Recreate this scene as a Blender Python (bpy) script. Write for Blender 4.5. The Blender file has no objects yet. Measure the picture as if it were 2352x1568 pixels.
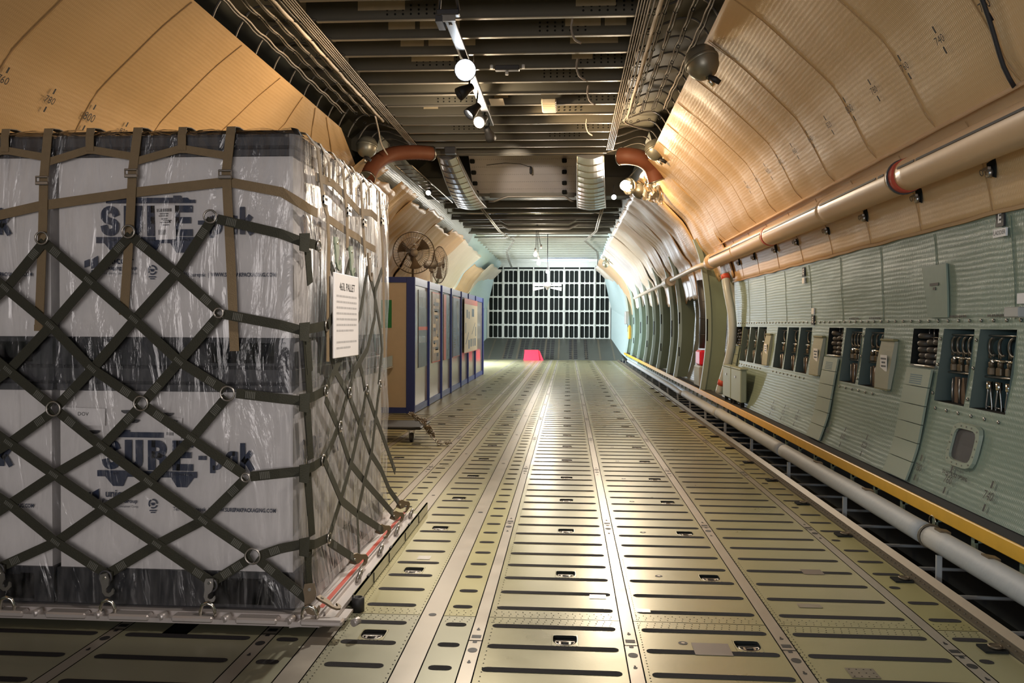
import bpy, math, random
from mathutils import Vector, Matrix, noise
PI = math.pi
rnd = random.Random(7)
SC = bpy.context.scene
COL = SC.collection

# ------------------------------------------------------------------ helpers
def V(*a): return Vector(a)

class MB:
    """collects faces, builds one mesh object"""
    def __init__(s): s.v = []; s.f = []; s.m = []; s.uv = []; s.sm = []
    def face(s, pts, m=0, uv=None, sm=False):
        b = len(s.v); s.v += [tuple(p) for p in pts]
        s.f.append(tuple(range(b, b + len(pts)))); s.m.append(m); s.uv.append(uv); s.sm.append(sm)
    def idx(s, ids, m=0, uv=None, sm=False):
        s.f.append(tuple(ids)); s.m.append(m); s.uv.append(uv); s.sm.append(sm)
    def hexa(s, p, m=0):   # 8 points: bottom 0-3, top 4-7 (ccw seen from top)
        b = len(s.v); s.v += [tuple(q) for q in p]
        for q in ((3,2,1,0),(4,5,6,7),(0,1,5,4),(1,2,6,5),(2,3,7,6),(3,0,4,7)):
            s.f.append(tuple(b+i for i in q)); s.m.append(m); s.uv.append(None); s.sm.append(False)
        return s
    def box(s, x0, x1, y0, y1, z0, z1, m=0):
        return s.hexa([(x0,y0,z0),(x1,y0,z0),(x1,y1,z0),(x0,y1,z0),(x0,y0,z1),(x1,y0,z1),(x1,y1,z1),(x0,y1,z1)], m)
    def bbox(s, x0, x1, y0, y1, z0, z1, b=.01, m=0):   # chamfered box
        def ring(z, i): return [(x0+i,y0+b,z),(x0+b,y0+i,z),(x1-b,y0+i,z),(x1-i,y0+b,z),(x1-i,y1-b,z),(x1-b,y1-i,z),(x0+b,y1-i,z),(x0+i,y1-b,z)]
        rs = [ring(z0,b), ring(z0+b,0), ring(z1-b,0), ring(z1,b)]
        s.loft(rs, True, True, True, m); return s
    def loft(s, rings, close=True, cap0=False, cap1=False, m=0, sm=False):
        n = len(rings[0]); b = len(s.v)
        for r in rings: s.v += [tuple(p) for p in r]
        for i in range(len(rings)-1):
            for j in range(n if close else n-1):
                k = (j+1) % n
                s.idx((b+i*n+j, b+i*n+k, b+(i+1)*n+k, b+(i+1)*n+j), m, None, sm)
        if cap0: s.idx([b+j for j in reversed(range(n))], m)
        if cap1: s.idx([b+(len(rings)-1)*n+j for j in range(n)], m)
        return s
    def tube(s, pts, r, n=10, m=0, cap=True, closed=False):
        pts = [Vector(p) for p in pts]; N = len(pts); rings = []
        rr = r if isinstance(r, (list, tuple)) else [r]*N
        up = None
        for i, p in enumerate(pts):
            if closed: t = pts[(i+1) % N] - pts[i-1]
            else: t = pts[min(i+1, N-1)] - pts[max(i-1, 0)]
            if t.length < 1e-9: t = Vector((0,0,1))
            t.normalize()
            if up is None:
                up = Vector((0,0,1)) if abs(t.z) < .9 else Vector((1,0,0))
            a = t.cross(up)
            if a.length < 1e-6: a = t.cross(Vector((1,0,0))) if abs(t.x) < .9 else t.cross(Vector((0,1,0)))
            a.normalize(); c = a.cross(t).normalized(); up = c
            rings.append([p + (a*math.cos(2*PI*k/n) + c*math.sin(2*PI*k/n))*rr[i] for k in range(n)])
        if closed: rings.append(rings[0]); s.loft(rings, True, False, False, m, n > 5)
        else: s.loft(rings, True, cap, cap, m, n > 5)
        return s
    def cyl(s, p0, p1, r, n=16, m=0): return s.tube([p0, p1], r, n, m)
    def lathe(s, prof, o=(0,0,0), ax=(0,0,1), n=24, m=0, sm=True, cap=True):   # prof [(r,h)]
        o = Vector(o); ax = Vector(ax).normalized()
        a = ax.orthogonal().normalized(); c = ax.cross(a)
        s.loft([[o + ax*h + (a*math.cos(2*PI*k/n)+c*math.sin(2*PI*k/n))*max(r,1e-4) for k in range(n)] for r, h in prof], True, cap, cap, m, sm)
        return s
    def torus(s, o, ax, R, r, n=20, k=8, m=0, a0=0, a1=2*PI):
        o = Vector(o); ax = Vector(ax).normalized(); a = ax.orthogonal().normalized(); c = ax.cross(a)
        full = a1-a0 >= 2*PI-1e-6
        q = n if full else n+1
        s.tube([o + (a*math.cos(a0+(a1-a0)*i/n) + c*math.sin(a0+(a1-a0)*i/n))*R for i in range(q)], r, k, m, True, full); return s
    def ribbon(s, pts, w, nrm, t=.004, m=0):   # webbing: pts along the middle, nrm = face normal (one or per point)
        pts = [Vector(p) for p in pts]; N = len(pts)
        nn = [Vector(nrm).normalized()]*N if not isinstance(nrm[0], (tuple, list, Vector)) else [Vector(q).normalized() for q in nrm]
        rings = []
        for i, p in enumerate(pts):
            d = (pts[min(i+1,N-1)] - pts[max(i-1,0)]).normalized()
            a = nn[i].cross(d).normalized()*w/2; h = nn[i]*t/2
            rings.append([p-a-h, p+a-h, p+a+h, p-a+h])
        s.loft(rings, True, True, True, m); return s
    def poly(s, pts, ext, m=0):   # extrude planar polygon by vector ext
        pts = [Vector(p) for p in pts]; e = Vector(ext); s.loft([pts, [p+e for p in pts]], True, True, True, m); return s
    def grid(s, fn, us, vs, m=0, skip=None, uvf=None, sm=True, mf=None):
        b = len(s.v); nv = len(vs)
        for u in us:
            for w in vs: s.v.append(tuple(fn(u, w)))
        for i in range(len(us)-1):
            for j in range(nv-1):
                if skip and skip((us[i]+us[i+1])/2, (vs[j]+vs[j+1])/2): continue
                uv = None
                if uvf: uv = [uvf(us[i],vs[j]), uvf(us[i+1],vs[j]), uvf(us[i+1],vs[j+1]), uvf(us[i],vs[j+1])]
                s.idx((b+i*nv+j, b+(i+1)*nv+j, b+(i+1)*nv+j+1, b+i*nv+j+1), mf((us[i]+us[i+1])/2, (vs[j]+vs[j+1])/2) if mf else m, uv, sm)
        return s
    def mesh(s, name, mats):
        me = bpy.data.meshes.new(name); me.from_pydata(s.v, [], s.f)
        for m in (mats if isinstance(mats, (list, tuple)) else [mats]): me.materials.append(m)
        me.polygons.foreach_set('material_index', s.m); me.polygons.foreach_set('use_smooth', s.sm)
        if any(u is not None for u in s.uv):
            l = me.uv_layers.new(name='UVMap'); k = 0; d = []
            for f, u in zip(s.f, s.uv):
                for i in range(len(f)): d += list(u[i]) if u else [0., 0.]
            l.data.foreach_set('uv', d)
        me.update(); return me
    def build(s, name, mats, parent=None, loc=None):
        o = bpy.data.objects.new(name, s.mesh(name, mats)); COL.objects.link(o)
        if loc: o.location = loc
        if parent: o.parent = parent
        return o

def tag(o, label=None, cat=None, group=None, kind=None):
    if label: o['label'] = label
    if cat: o['category'] = cat
    if group: o['group'] = group
    if kind: o['kind'] = kind
    return o
def empty(name, loc=(0,0,0), label=None, cat=None, group=None, kind=None, rz=0):
    o = bpy.data.objects.new(name, None); COL.objects.link(o); o.location = loc; o.rotation_euler.z = rz
    o.empty_display_size = .1
    return tag(o, label, cat, group, kind)
def copy_tree(o, parent=None):
    c = o.copy(); COL.objects.link(c)
    if parent: c.parent = parent
    for ch in list(o.children): copy_tree(ch, c)
    return c
def text_mesh(txt, size, name='lettering', m=None, bold=0., sx=1., align='CENTER', ext=0.0):
    cu = bpy.data.curves.new(name, 'FONT'); cu.body = txt; cu.size = size; cu.align_x = align; cu.align_y = 'CENTER'
    cu.offset = bold; cu.extrude = ext; cu.resolution_u = 2
    o = bpy.data.objects.new(name, cu); COL.objects.link(o)
    dg = bpy.context.evaluated_depsgraph_get(); dg.update()
    me = bpy.data.meshes.new_from_object(o.evaluated_get(dg)); bpy.data.objects.remove(o)
    me.name = name
    if sx != 1.: me.transform(Matrix.Diagonal((sx,1,1,1)))
    me.materials.clear(); me.materials.append(m)
    return me
def place(me, name, o, right, up, parent=None):   # put an XY mesh with its x along right and y along up
    r = Vector(right).normalized(); u = Vector(up); u = (u - r*u.dot(r)).normalized(); n = r.cross(u)
    ob = bpy.data.objects.new(name, me); COL.objects.link(ob)
    mw = Matrix(((r.x,u.x,n.x,o[0]),(r.y,u.y,n.y,o[1]),(r.z,u.z,n.z,o[2]),(0,0,0,1)))
    if parent: ob.parent = parent; ob.matrix_parent_inverse = Matrix(); ob.matrix_basis = parent_world(parent).inverted() @ mw
    else: ob.matrix_basis = mw
    return ob
def parent_world(p):
    m = p.matrix_basis.copy()
    while p.parent: m = p.parent.matrix_basis @ p.matrix_parent_inverse @ m if p.parent.parent is None else parent_world(p.parent) @ p.matrix_parent_inverse @ m; break
    return m
def ordinal(n):
    w = ('first second third fourth fifth sixth seventh eighth ninth tenth eleventh twelfth thirteenth fourteenth fifteenth sixteenth '
         'seventeenth eighteenth nineteenth twentieth').split()
    if n <= 20: return w[n-1]
    t = ['twenty','thirty'][(n//10)-2]; return t+('-'+w[n%10-1] if n % 10 else '') if n % 10 else {20:'twentieth',30:'thirtieth'}[n]
def cat_rom(P, n):   # dense curve through 2-tuples
    out = []
    for i in range(len(P)-1):
        p0, p1, p2, p3 = P[max(i-1,0)], P[i], P[i+1], P[min(i+2,len(P)-1)]
        for k in range(n):
            t = k/n
            out.append(tuple(.5*((2*b)+(c-a)*t+(2*a-5*b+4*c-d)*t*t+(3*b-a-3*c+d)*t**3) for a,b,c,d in zip(p0,p1,p2,p3)))
    out.append(tuple(P[-1])); return out
def frange(a, b, n): return [a+(b-a)*i/n for i in range(n+1)]
def nz(x, y=0., z=0.): return noise.noise(Vector((x, y, z)))

# ------------------------------------------------------------------ materials
def mat(name, col, rough=.5, metal=0., var=0., vscale=8., bump=0., bscale=40., dark=None, dscale=3., damt=0., coat=0., rvar=0., quilt=None, spec=.5):
    m = bpy.data.materials.new(name); m.use_nodes = True; nt = m.node_tree; N = nt.nodes; L = nt.links
    b = N['Principled BSDF']; b.inputs['Base Color'].default_value = (*col, 1); b.inputs['Roughness'].default_value = rough
    b.inputs['Metallic'].default_value = metal; b.inputs['Coat Weight'].default_value = coat; b.inputs['Specular IOR Level'].default_value = spec
    tc = N.new('ShaderNodeTexCoord')
    src = None
    if var or damt:
        n1 = N.new('ShaderNodeTexNoise'); n1.inputs['Scale'].default_value = vscale; n1.inputs['Detail'].default_value = 5
        L.new(tc.outputs['Object'], n1.inputs['Vector'])
        mx = N.new('ShaderNodeMix'); mx.data_type = 'RGBA'
        mx.inputs['A'].default_value = (*[c*(1-var) for c in col], 1); mx.inputs['B'].default_value = (*[min(1, c*(1+var)) for c in col], 1)
        L.new(n1.outputs['Fac'], mx.inputs['Factor']); src = mx.outputs['Result']
        if damt:
            n2 = N.new('ShaderNodeTexNoise'); n2.inputs['Scale'].default_value = dscale; n2.inputs['Detail'].default_value = 8; n2.inputs['Roughness'].default_value = .7
            L.new(tc.outputs['Object'], n2.inputs['Vector'])
            rp = N.new('ShaderNodeMapRange'); rp.inputs['From Min'].default_value = .5; rp.inputs['From Max'].default_value = .75; rp.inputs['To Max'].default_value = damt
            L.new(n2.outputs['Fac'], rp.inputs['Value'])
            m2 = N.new('ShaderNodeMix'); m2.data_type = 'RGBA'; L.new(rp.outputs['Result'], m2.inputs['Factor']); L.new(src, m2.inputs['A'])
            m2.inputs['B'].default_value = (*(dark or (.1,.08,.05)), 1); src = m2.outputs['Result']
        L.new(src, b.inputs['Base Color'])
        if rvar:
            rr = N.new('ShaderNodeMapRange'); rr.inputs['To Min'].default_value = rough-rvar; rr.inputs['To Max'].default_value = rough+rvar
            L.new(n1.outputs['Fac'], rr.inputs['Value']); L.new(rr.outputs['Result'], b.inputs['Roughness'])
    bn = None
    if quilt:   # (rib period along the hull, row height, strength): puckered ribs broken up by rows, plus soft wrinkles
        w1 = N.new('ShaderNodeTexWave'); w1.bands_direction = 'X'; w1.inputs['Scale'].default_value = .314/quilt[0]; w1.inputs['Distortion'].default_value = 1.2; w1.inputs['Detail Scale'].default_value = .6
        w2 = N.new('ShaderNodeTexWave'); w2.bands_direction = 'Y'; w2.inputs['Scale'].default_value = .314/quilt[1]; w2.inputs['Distortion'].default_value = 2.0; w2.inputs['Detail Scale'].default_value = .3
        L.new(tc.outputs['UV'], w1.inputs['Vector']); L.new(tc.outputs['UV'], w2.inputs['Vector'])
        mu = N.new('ShaderNodeMath'); mu.operation = 'MULTIPLY'; L.new(w1.outputs['Fac'], mu.inputs[0]); L.new(w2.outputs['Fac'], mu.inputs[1])
        mp = N.new('ShaderNodeMapping'); mp.inputs['Scale'].default_value = (1.6, 11., 1.); L.new(tc.outputs['UV'], mp.inputs['Vector'])
        wn = N.new('ShaderNodeTexNoise'); wn.inputs['Scale'].default_value = 1.3; wn.inputs['Detail'].default_value = 3; L.new(mp.outputs['Vector'], wn.inputs['Vector'])
        b0 = N.new('ShaderNodeBump'); b0.inputs['Strength'].default_value = quilt[2]*.6; b0.inputs['Distance'].default_value = .02; L.new(wn.outputs['Fac'], b0.inputs['Height'])
        bn = N.new('ShaderNodeBump'); bn.inputs['Strength'].default_value = quilt[2]; bn.inputs['Distance'].default_value = .004
        L.new(mu.outputs[0], bn.inputs['Height']); L.new(b0.outputs['Normal'], bn.inputs['Normal'])
    if bump:
        n3 = N.new('ShaderNodeTexNoise'); n3.inputs['Scale'].default_value = bscale; n3.inputs['Detail'].default_value = 3
        L.new(tc.outputs['Object'], n3.inputs['Vector'])
        b2 = N.new('ShaderNodeBump'); b2.inputs['Strength'].default_value = bump; b2.inputs['Distance'].default_value = .01
        L.new(n3.outputs['Fac'], b2.inputs['Height'])
        if bn: L.new(bn.outputs['Normal'], b2.inputs['Normal'])
        bn = b2
    if bn: L.new(bn.outputs['Normal'], b.inputs['Normal'])
    return m
def emis(name, col, s):
    m = bpy.data.materials.new(name); m.use_nodes = True; b = m.node_tree.nodes['Principled BSDF']
    b.inputs['Base Color'].default_value = (*col,1); b.inputs['Emission Color'].default_value = (*col,1); b.inputs['Emission Strength'].default_value = s
    return m

M = {}
M['tan'] = mat('tan_quilted_vinyl', (.62,.41,.205), .42, var=.07, vscale=1.5, damt=.18, dark=(.42,.26,.12), dscale=1.2, quilt=(.017,.035,.22), bump=.12, bscale=3.)
M['tan_smooth'] = mat('tan_vinyl', (.62,.41,.235), .38, var=.08, vscale=2.5, bump=.1, bscale=14)
M['pale'] = mat('lit_pale_vinyl', (.70,.60,.48), .42, var=.08, vscale=2.5, quilt=(.016,.04,.25), bump=.15, bscale=6)  # tan lining whitened to carry the light on the far sheets
M['tan_edge'] = mat('tan_seam', (.40,.24,.10), .6)
M['green'] = mat('green_quilted_vinyl', (.205,.265,.21), .36, var=.08, vscale=1.6, quilt=(.017,.034,.36), bump=.22, bscale=5.)
M['green_panel'] = mat('green_painted_panel', (.26,.305,.235), .5, var=.06, vscale=3, damt=.15, dark=(.2,.2,.15), dscale=4)
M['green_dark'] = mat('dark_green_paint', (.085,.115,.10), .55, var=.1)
M['green_web'] = mat('green_primer', (.19,.235,.165), .55, var=.12, vscale=3)
M['aqua_lit'] = mat('pale_aqua_daylit', (.50,.62,.60), .45, var=.06)  # cyan daylight on the far side walls and flanges put into the colour
M['silver_quilt'] = mat('silver_grey_blanket', (.42,.45,.44), .35, var=.1, vscale=3, quilt=(.018,.04,.4), bump=.3, bscale=7)
M['black'] = mat('black_rubber', (.018,.018,.019), .55)
M['flat_black'] = mat('matte_black', (.016,.017,.015), .85, spec=.15)  # flat black for near bay backs, pit, slots, joints and small parts
M['nonskid'] = mat('black_grit_tread', (.035,.034,.034), .85, bump=.4, bscale=300)
M['yellow'] = mat('yellow_paint', (.72,.40,.04), .45, var=.12, vscale=12)
M['floor'] = mat('worn_floor_panel', (.39,.362,.195), .31, metal=.2, var=.13, vscale=2.2, damt=.35, dark=(.40,.33,.25), dscale=1.6, rvar=.1, bump=.02, bscale=60)
M['floor_y'] = mat('yellow_primer_floor_panel', (.38,.345,.15), .36, metal=.2, var=.12, vscale=3, damt=.3, dark=(.33,.27,.16), dscale=2, rvar=.08)
M['floor_g'] = mat('grey_green_floor_panel', (.35,.34,.23), .36, metal=.25, var=.1, vscale=3, damt=.3, dark=(.3,.27,.2), dscale=2, rvar=.08)
M['strip'] = mat('worn_metal_strip', (.42,.375,.31), .36, metal=.4, var=.1, vscale=5, damt=.3, dark=(.36,.29,.22), dscale=3, rvar=.08)
M['slat'] = mat('anti_skid_tape', (.034,.032,.034), .85, bump=.3, bscale=250, spec=.15)
M['rail'] = mat('bare_metal_edge', (.15,.125,.085), .5, metal=.4, var=.15, damt=.4, dark=(.15,.11,.07))
M['steel'] = mat('worn_steel', (.38,.36,.33), .3, metal=.9, var=.15, vscale=20)
M['chrome'] = mat('bright_steel', (.7,.68,.62), .18, metal=1.)
M['alu'] = mat('aluminium_duct', (.42,.40,.38), .27, metal=.95, var=.1, vscale=3)
M['grey_paint'] = mat('grey_paint', (.36,.36,.34), .5, var=.06)
M['grey_pipe'] = mat('grey_wrapped_insulation', (.38,.39,.39), .6, var=.1, vscale=6, bump=.25, bscale=25, damt=.2, dark=(.2,.19,.16))
M['brown_metal'] = mat('dull_ceiling_metal', (.135,.125,.095), .5, metal=.3, var=.15, vscale=2)
M['cap'] = mat('ceiling_beam_cap', (.33,.30,.25), .4, metal=.6, var=.12)
M['cream'] = mat('cream_patch', (.5,.42,.28), .6, var=.15, vscale=12)
M['cable'] = mat('grey_cable_sleeve', (.36,.31,.26), .5, var=.15)
M['cable_d'] = mat('dark_cable', (.13,.115,.095), .5, var=.2)
M['cable_w'] = mat('white_wrapped_bundle', (.62,.54,.46), .55, var=.15, vscale=30)
M['orange'] = mat('orange_silicone_duct', (.19,.06,.027), .6, var=.12)
M['red_band'] = mat('red_band_paint', (.50,.07,.04), .5)
M['white'] = mat('white_plastic', (.78,.78,.76), .4)
M['paper'] = mat('white_paper', (.75,.73,.72), .6)
M['ink'] = mat('black_ink', (.02,.02,.022), .6)
M['carton'] = mat('white_corrugated_plastic', (.72,.695,.68), .5, var=.04, vscale=2, bump=.03, bscale=12)
M['navy'] = mat('navy_print', (.020,.032,.070), .5)
M['blackp'] = mat('black_pallet_plastic', (.025,.026,.03), .45)
M['charcoal'] = mat('charcoal_lid_plastic', (.05,.05,.055), .45, var=.1)
M['web'] = mat('olive_webbing', (.030,.030,.018), .75, bump=.3, bscale=200, var=.15, vscale=40)
M['web_tan'] = mat('tan_webbing', (.215,.155,.085), .75, bump=.3, bscale=200, var=.12, vscale=30)
M['stitch'] = mat('stitching_patch', (.12,.12,.10), .8)
M['hook_brown'] = mat('rusty_hook', (.16,.12,.075), .5, metal=.5, var=.2, vscale=20)
M['alloy'] = mat('pallet_aluminium', (.55,.51,.49), .42, metal=.5, var=.1, vscale=6, damt=.25, dark=(.35,.25,.22))
M['blue'] = mat('blue_frame_paint', (.045,.075,.36), .4)
M['navyframe'] = mat('blue_frame', (.030,.048,.22), .45)
M['board'] = mat('tan_board_panel', (.60,.48,.33), .35, var=.08)
M['glassy'] = mat('grey_glossy_panel', (.36,.34,.31), .16, var=.05, vscale=2)
M['poster_r'] = mat('orange_red_print', (.66,.13,.07), .45)
M['poster_c'] = mat('cream_print', (.78,.66,.46), .45)
M['poster_s'] = mat('slate_print', (.10,.13,.17), .4, var=.5, vscale=6)
M['poster_t'] = mat('teal_print', (.05,.10,.13), .4, var=.6, vscale=9)
M['poster_n'] = mat('navy_poster_print', (.035,.055,.12), .4, var=.4, vscale=4)
M['poster_mix'] = mat('photo_collage_print', (.34,.28,.24), .45, var=.85, vscale=7)
M['sign_green'] = mat('green_sign', (.02,.22,.06), .5)
M['bronze'] = mat('dusty_bronze_wire', (.12,.08,.045), .55, metal=.4)
M['fan_grey'] = mat('dusty_grey_wire', (.33,.28,.22), .55, metal=.3)
M['red'] = mat('red_plastic', (.80,.02,.05), .4)
M['skin_dark'] = mat('outer_skin_primer', (.05,.052,.04), .75)
M['white_paint'] = mat('off_white_panel', (.66,.62,.60), .32, metal=.15, var=.05)
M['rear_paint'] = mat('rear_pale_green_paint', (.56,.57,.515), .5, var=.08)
M['dark_panel'] = mat('dark_green_black_panel', (.008,.011,.009), .7, spec=.2)
M['roll'] = mat('brown_rubber_roll', (.06,.05,.04), .55, var=.15, vscale=20)
M['bag'] = mat('tan_canvas', (.33,.33,.25), .7, var=.08)
M['foil'] = mat('crinkled_foil', (.75,.70,.62), .22, metal=.9, bump=.8, bscale=30)
M['lamp_w'] = emis('lamp_cool', (.88,.94,1.), 130.)
M['lamp_y'] = emis('lamp_warm', (1.,.74,.42), 60.)
M['lamp_s'] = emis('lamp_white', (1.,.93,.85), 30.)
M['blue_light'] = emis('blue_tube_light', (.25,.42,1.), 2.2)

M['gun'] = mat('grey_green_metal', (.27,.26,.21), .38, metal=.55, var=.1)

def film_mat(name, h0, h1, ro, fk):
    m = bpy.data.materials.new(name); m.use_nodes = True; nt = m.node_tree; N = nt.nodes; L = nt.links
    for n in list(N): N.remove(n)
    out = N.new('ShaderNodeOutputMaterial'); tc = N.new('ShaderNodeTexCoord')
    mp = N.new('ShaderNodeMapping'); mp.inputs['Scale'].default_value = (9,9,2.2); L.new(tc.outputs['Object'], mp.inputs['Vector'])
    n1 = N.new('ShaderNodeTexNoise'); n1.inputs['Scale'].default_value = .75; n1.inputs['Detail'].default_value = 5; n1.inputs['Roughness'].default_value = .45; n1.inputs['Distortion'].default_value = 1.6
    L.new(mp.outputs['Vector'], n1.inputs['Vector'])
    bp = N.new('ShaderNodeBump'); bp.inputs['Strength'].default_value = .7; bp.inputs['Distance'].default_value = .05; L.new(n1.outputs['Fac'], bp.inputs['Height'])
    tr = N.new('ShaderNodeBsdfTransparent'); tr.inputs['Color'].default_value = (.93,.93,.93,1)
    gl = N.new('ShaderNodeBsdfGlossy'); gl.inputs['Roughness'].default_value = ro; gl.inputs['Color'].default_value = (1,1,1,1); L.new(bp.outputs['Normal'], gl.inputs['Normal'])
    df = N.new('ShaderNodeBsdfDiffuse'); df.inputs['Color'].default_value = (.6,.59,.6,1); L.new(bp.outputs['Normal'], df.inputs['Normal'])
    fr = N.new('ShaderNodeFresnel'); fr.inputs['IOR'].default_value = 1.5; L.new(bp.outputs['Normal'], fr.inputs['Normal'])
    m1 = N.new('ShaderNodeMixShader'); m2 = N.new('ShaderNodeMixShader')
    n2 = N.new('ShaderNodeTexNoise'); n2.inputs['Scale'].default_value = 3.; n2.inputs['Detail'].default_value = 4; L.new(mp.outputs['Vector'], n2.inputs['Vector'])
    mr = N.new('ShaderNodeMapRange'); mr.inputs['From Min'].default_value = .4; mr.inputs['From Max'].default_value = .75; mr.inputs['To Min'].default_value = h0; mr.inputs['To Max'].default_value = h1
    L.new(n2.outputs['Fac'], mr.inputs['Value']); L.new(mr.outputs['Result'], m1.inputs['Fac'])
    L.new(tr.outputs[0], m1.inputs[1]); L.new(df.outputs[0], m1.inputs[2])
    fm = N.new('ShaderNodeMath'); fm.operation = 'MULTIPLY_ADD'; fm.inputs[1].default_value = fk; fm.inputs[2].default_value = .0; L.new(fr.outputs[0], fm.inputs[0])
    fm.use_clamp = True
    L.new(fm.outputs[0], m2.inputs['Fac']); L.new(m1.outputs[0], m2.inputs[1]); L.new(gl.outputs[0], m2.inputs[2])
    L.new(m2.outputs[0], out.inputs['Surface']); return m
M['film'] = film_mat('clear_wrap_film', .0, .10, .16, 1.); M['film_side'] = film_mat('crinkled_brightened_film', .12, .46, .24, .7)  # side film is more crinkled; extra pale haze put in to brighten that side
# ------------------------------------------------------------------ the hold: walls
CX_ = -.889                      # centre line of the hold
PR = [(2.42,.357),(2.47,.50),(2.51,.648),(2.559,.95),(2.60,1.20),(2.62,1.47),(2.61,1.80),(2.58,2.16),(2.52,2.42),(2.42,2.69),(2.352,2.778),
      (2.29,2.857),(2.184,3.066),(2.06,3.276),(1.97,3.38),(1.74,3.60),(1.48,3.84),(1.22,4.035)]
PD = cat_rom(PR, 8)
def _arc(P):
    a = [0.]
    for p, q in zip(P, P[1:]): a.append(a[-1]+math.dist(p, q))
    return a
PA = _arc(PD)
def prof(s):                     # point and outward normal at arc length s
    for i in range(len(PA)-1):
        if s <= PA[i+1] or i == len(PA)-2:
            t = (s-PA[i])/(PA[i+1]-PA[i]); p, q = PD[i], PD[i+1]
            d = (q[0]-p[0], q[1]-p[1]); l = math.hypot(*d)
            return (p[0]+d[0]*t, p[1]+d[1]*t), (d[1]/l, -d[0]/l)
def s_at_z(z):
    for i in range(len(PD)-1):
        if PD[i][1] <= z <= PD[i+1][1]:
            return PA[i]+(PA[i+1]-PA[i])*(z-PD[i][1])/(PD[i+1][1]-PD[i][1])
    return PA[-1]
def xr(z): return prof(s_at_z(z))[0][0]
SEND = PA[-1]
S_BB, S_BS, S_BT, S_TG, S_SEAM = s_at_z(.95), s_at_z(1.185), s_at_z(1.45), s_at_z(2.15), s_at_z(2.74)
YB0 = 4.985
def bay(k): return YB0+.508*k    # left edge of the k-th half-metre bay
BAYS = {0:'c',1:'c',2:'s',4:'c',5:'c',6:'s',8:'c',9:'c',10:'c',12:'c',13:'c',14:'c',15:'s'}
def bay_span(k): return bay(k)+.035, bay(k)+.47
def pillow(s, y, far):           # cushioned bulge between seams (towards the room)
    b = abs(math.sin(PI*(y-.985)/.508))**.7
    return -(.003+.010*far)*b + .012*nz(y*1.7, s*1.2, 3.)
YR0, YR1 = -.6, 13.15
def near_fn(side):
    def fn(s, y):
        (x, z), n = prof(min(max(s, 0), SEND))
        if side < 0 and y > 9.: y = 9.+(y-9.)*(10.75+min(2.2, max(0., SEND-s)*5.6)-9.)/(YR1-9.)
        d = 0.
        if s > S_SEAM+.01:
            far = max(0., min(1., (y-7.5)/3.5)) if side > 0 else .15
            e = min(1., (s-S_SEAM)/.15)*min(1., (SEND-s)/.25+.2)
            d = pillow(s, y, far)*e
            if side > 0: d += -.022*far*e*abs(math.sin(PI*(y-.985)/1.016))
            if side < 0: d += .01*nz(y*.8, s*.8)
        elif s > S_TG: d = -.012-.012*nz(y*2.3, s*2)
        elif s > S_BT+.05: d = .012*nz(y*1.5, s*3.)*min(1., (s-S_BT-.05)/.2)
        elif s < S_BB-.06: d = .010*nz(y*1.6, s*3.)*min(1., (S_BB-.06-s)/.2)
        x, z = x+n[0]*d, z+n[1]*d
        return (x, y, z) if side > 0 else (2*CX_-x, y, z)
    return fn
ss = sorted(set([0., .08,.16,.25,.35,.45, S_BB-.05, S_BB, S_BS, S_BT, S_BT+.04] + frange(S_BT+.1, S_TG-.06, 6) + [S_TG-.012, S_TG, S_TG+.001] + frange(S_TG+.06, S_SEAM-.05, 4) + [S_SEAM, S_SEAM+.008] + frange(S_SEAM+.05, SEND, 16)))
ys = set(frange(YR0, YR1, 108))
for k in BAYS: ys.update(bay_span(k))
ys = sorted(ys)
ys = [y for i, y in enumerate(ys) if i == 0 or y-ys[i-1] > .004 or any(abs(y-q) < 1e-9 for k in BAYS for q in bay_span(k))]
def bay_hole(s, y):
    if not (S_BB < s < S_BT): return False
    for k, t in BAYS.items():
        a, b = bay_span(k)
        if a < y < b: return t == 'c' or s > S_BS
    return False
def near_mat(s, y):
    if s > S_TG: return 0
    return 1
def wall_near(side):
    b = MB()
    top = SEND if side > 0 else SEND
    b.grid(near_fn(side), ss, ys, 0, bay_hole if side > 0 else None, lambda s, y: (y, s), True, near_mat)
    return b
wr = wall_near(1)
# recessed bays
for k, t in BAYS.items():
    a, c = bay_span(k); z0 = .95 if t == 'c' else 1.185; z1 = 1.45
    x0, x1 = xr(z0), xr(z1); D = 2.90
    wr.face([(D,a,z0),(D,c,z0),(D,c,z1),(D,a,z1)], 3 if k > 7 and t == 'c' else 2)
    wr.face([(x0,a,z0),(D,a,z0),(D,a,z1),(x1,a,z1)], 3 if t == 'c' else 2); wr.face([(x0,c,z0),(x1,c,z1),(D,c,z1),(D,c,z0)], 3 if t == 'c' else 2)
    wr.face([(x0,a,z0),(x0,c,z0),(D,c,z0),(D,a,z0)], 2); wr.face([(x1,a,z1),(D,a,z1),(D,c,z1),(x1,c,z1)], 2)
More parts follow.
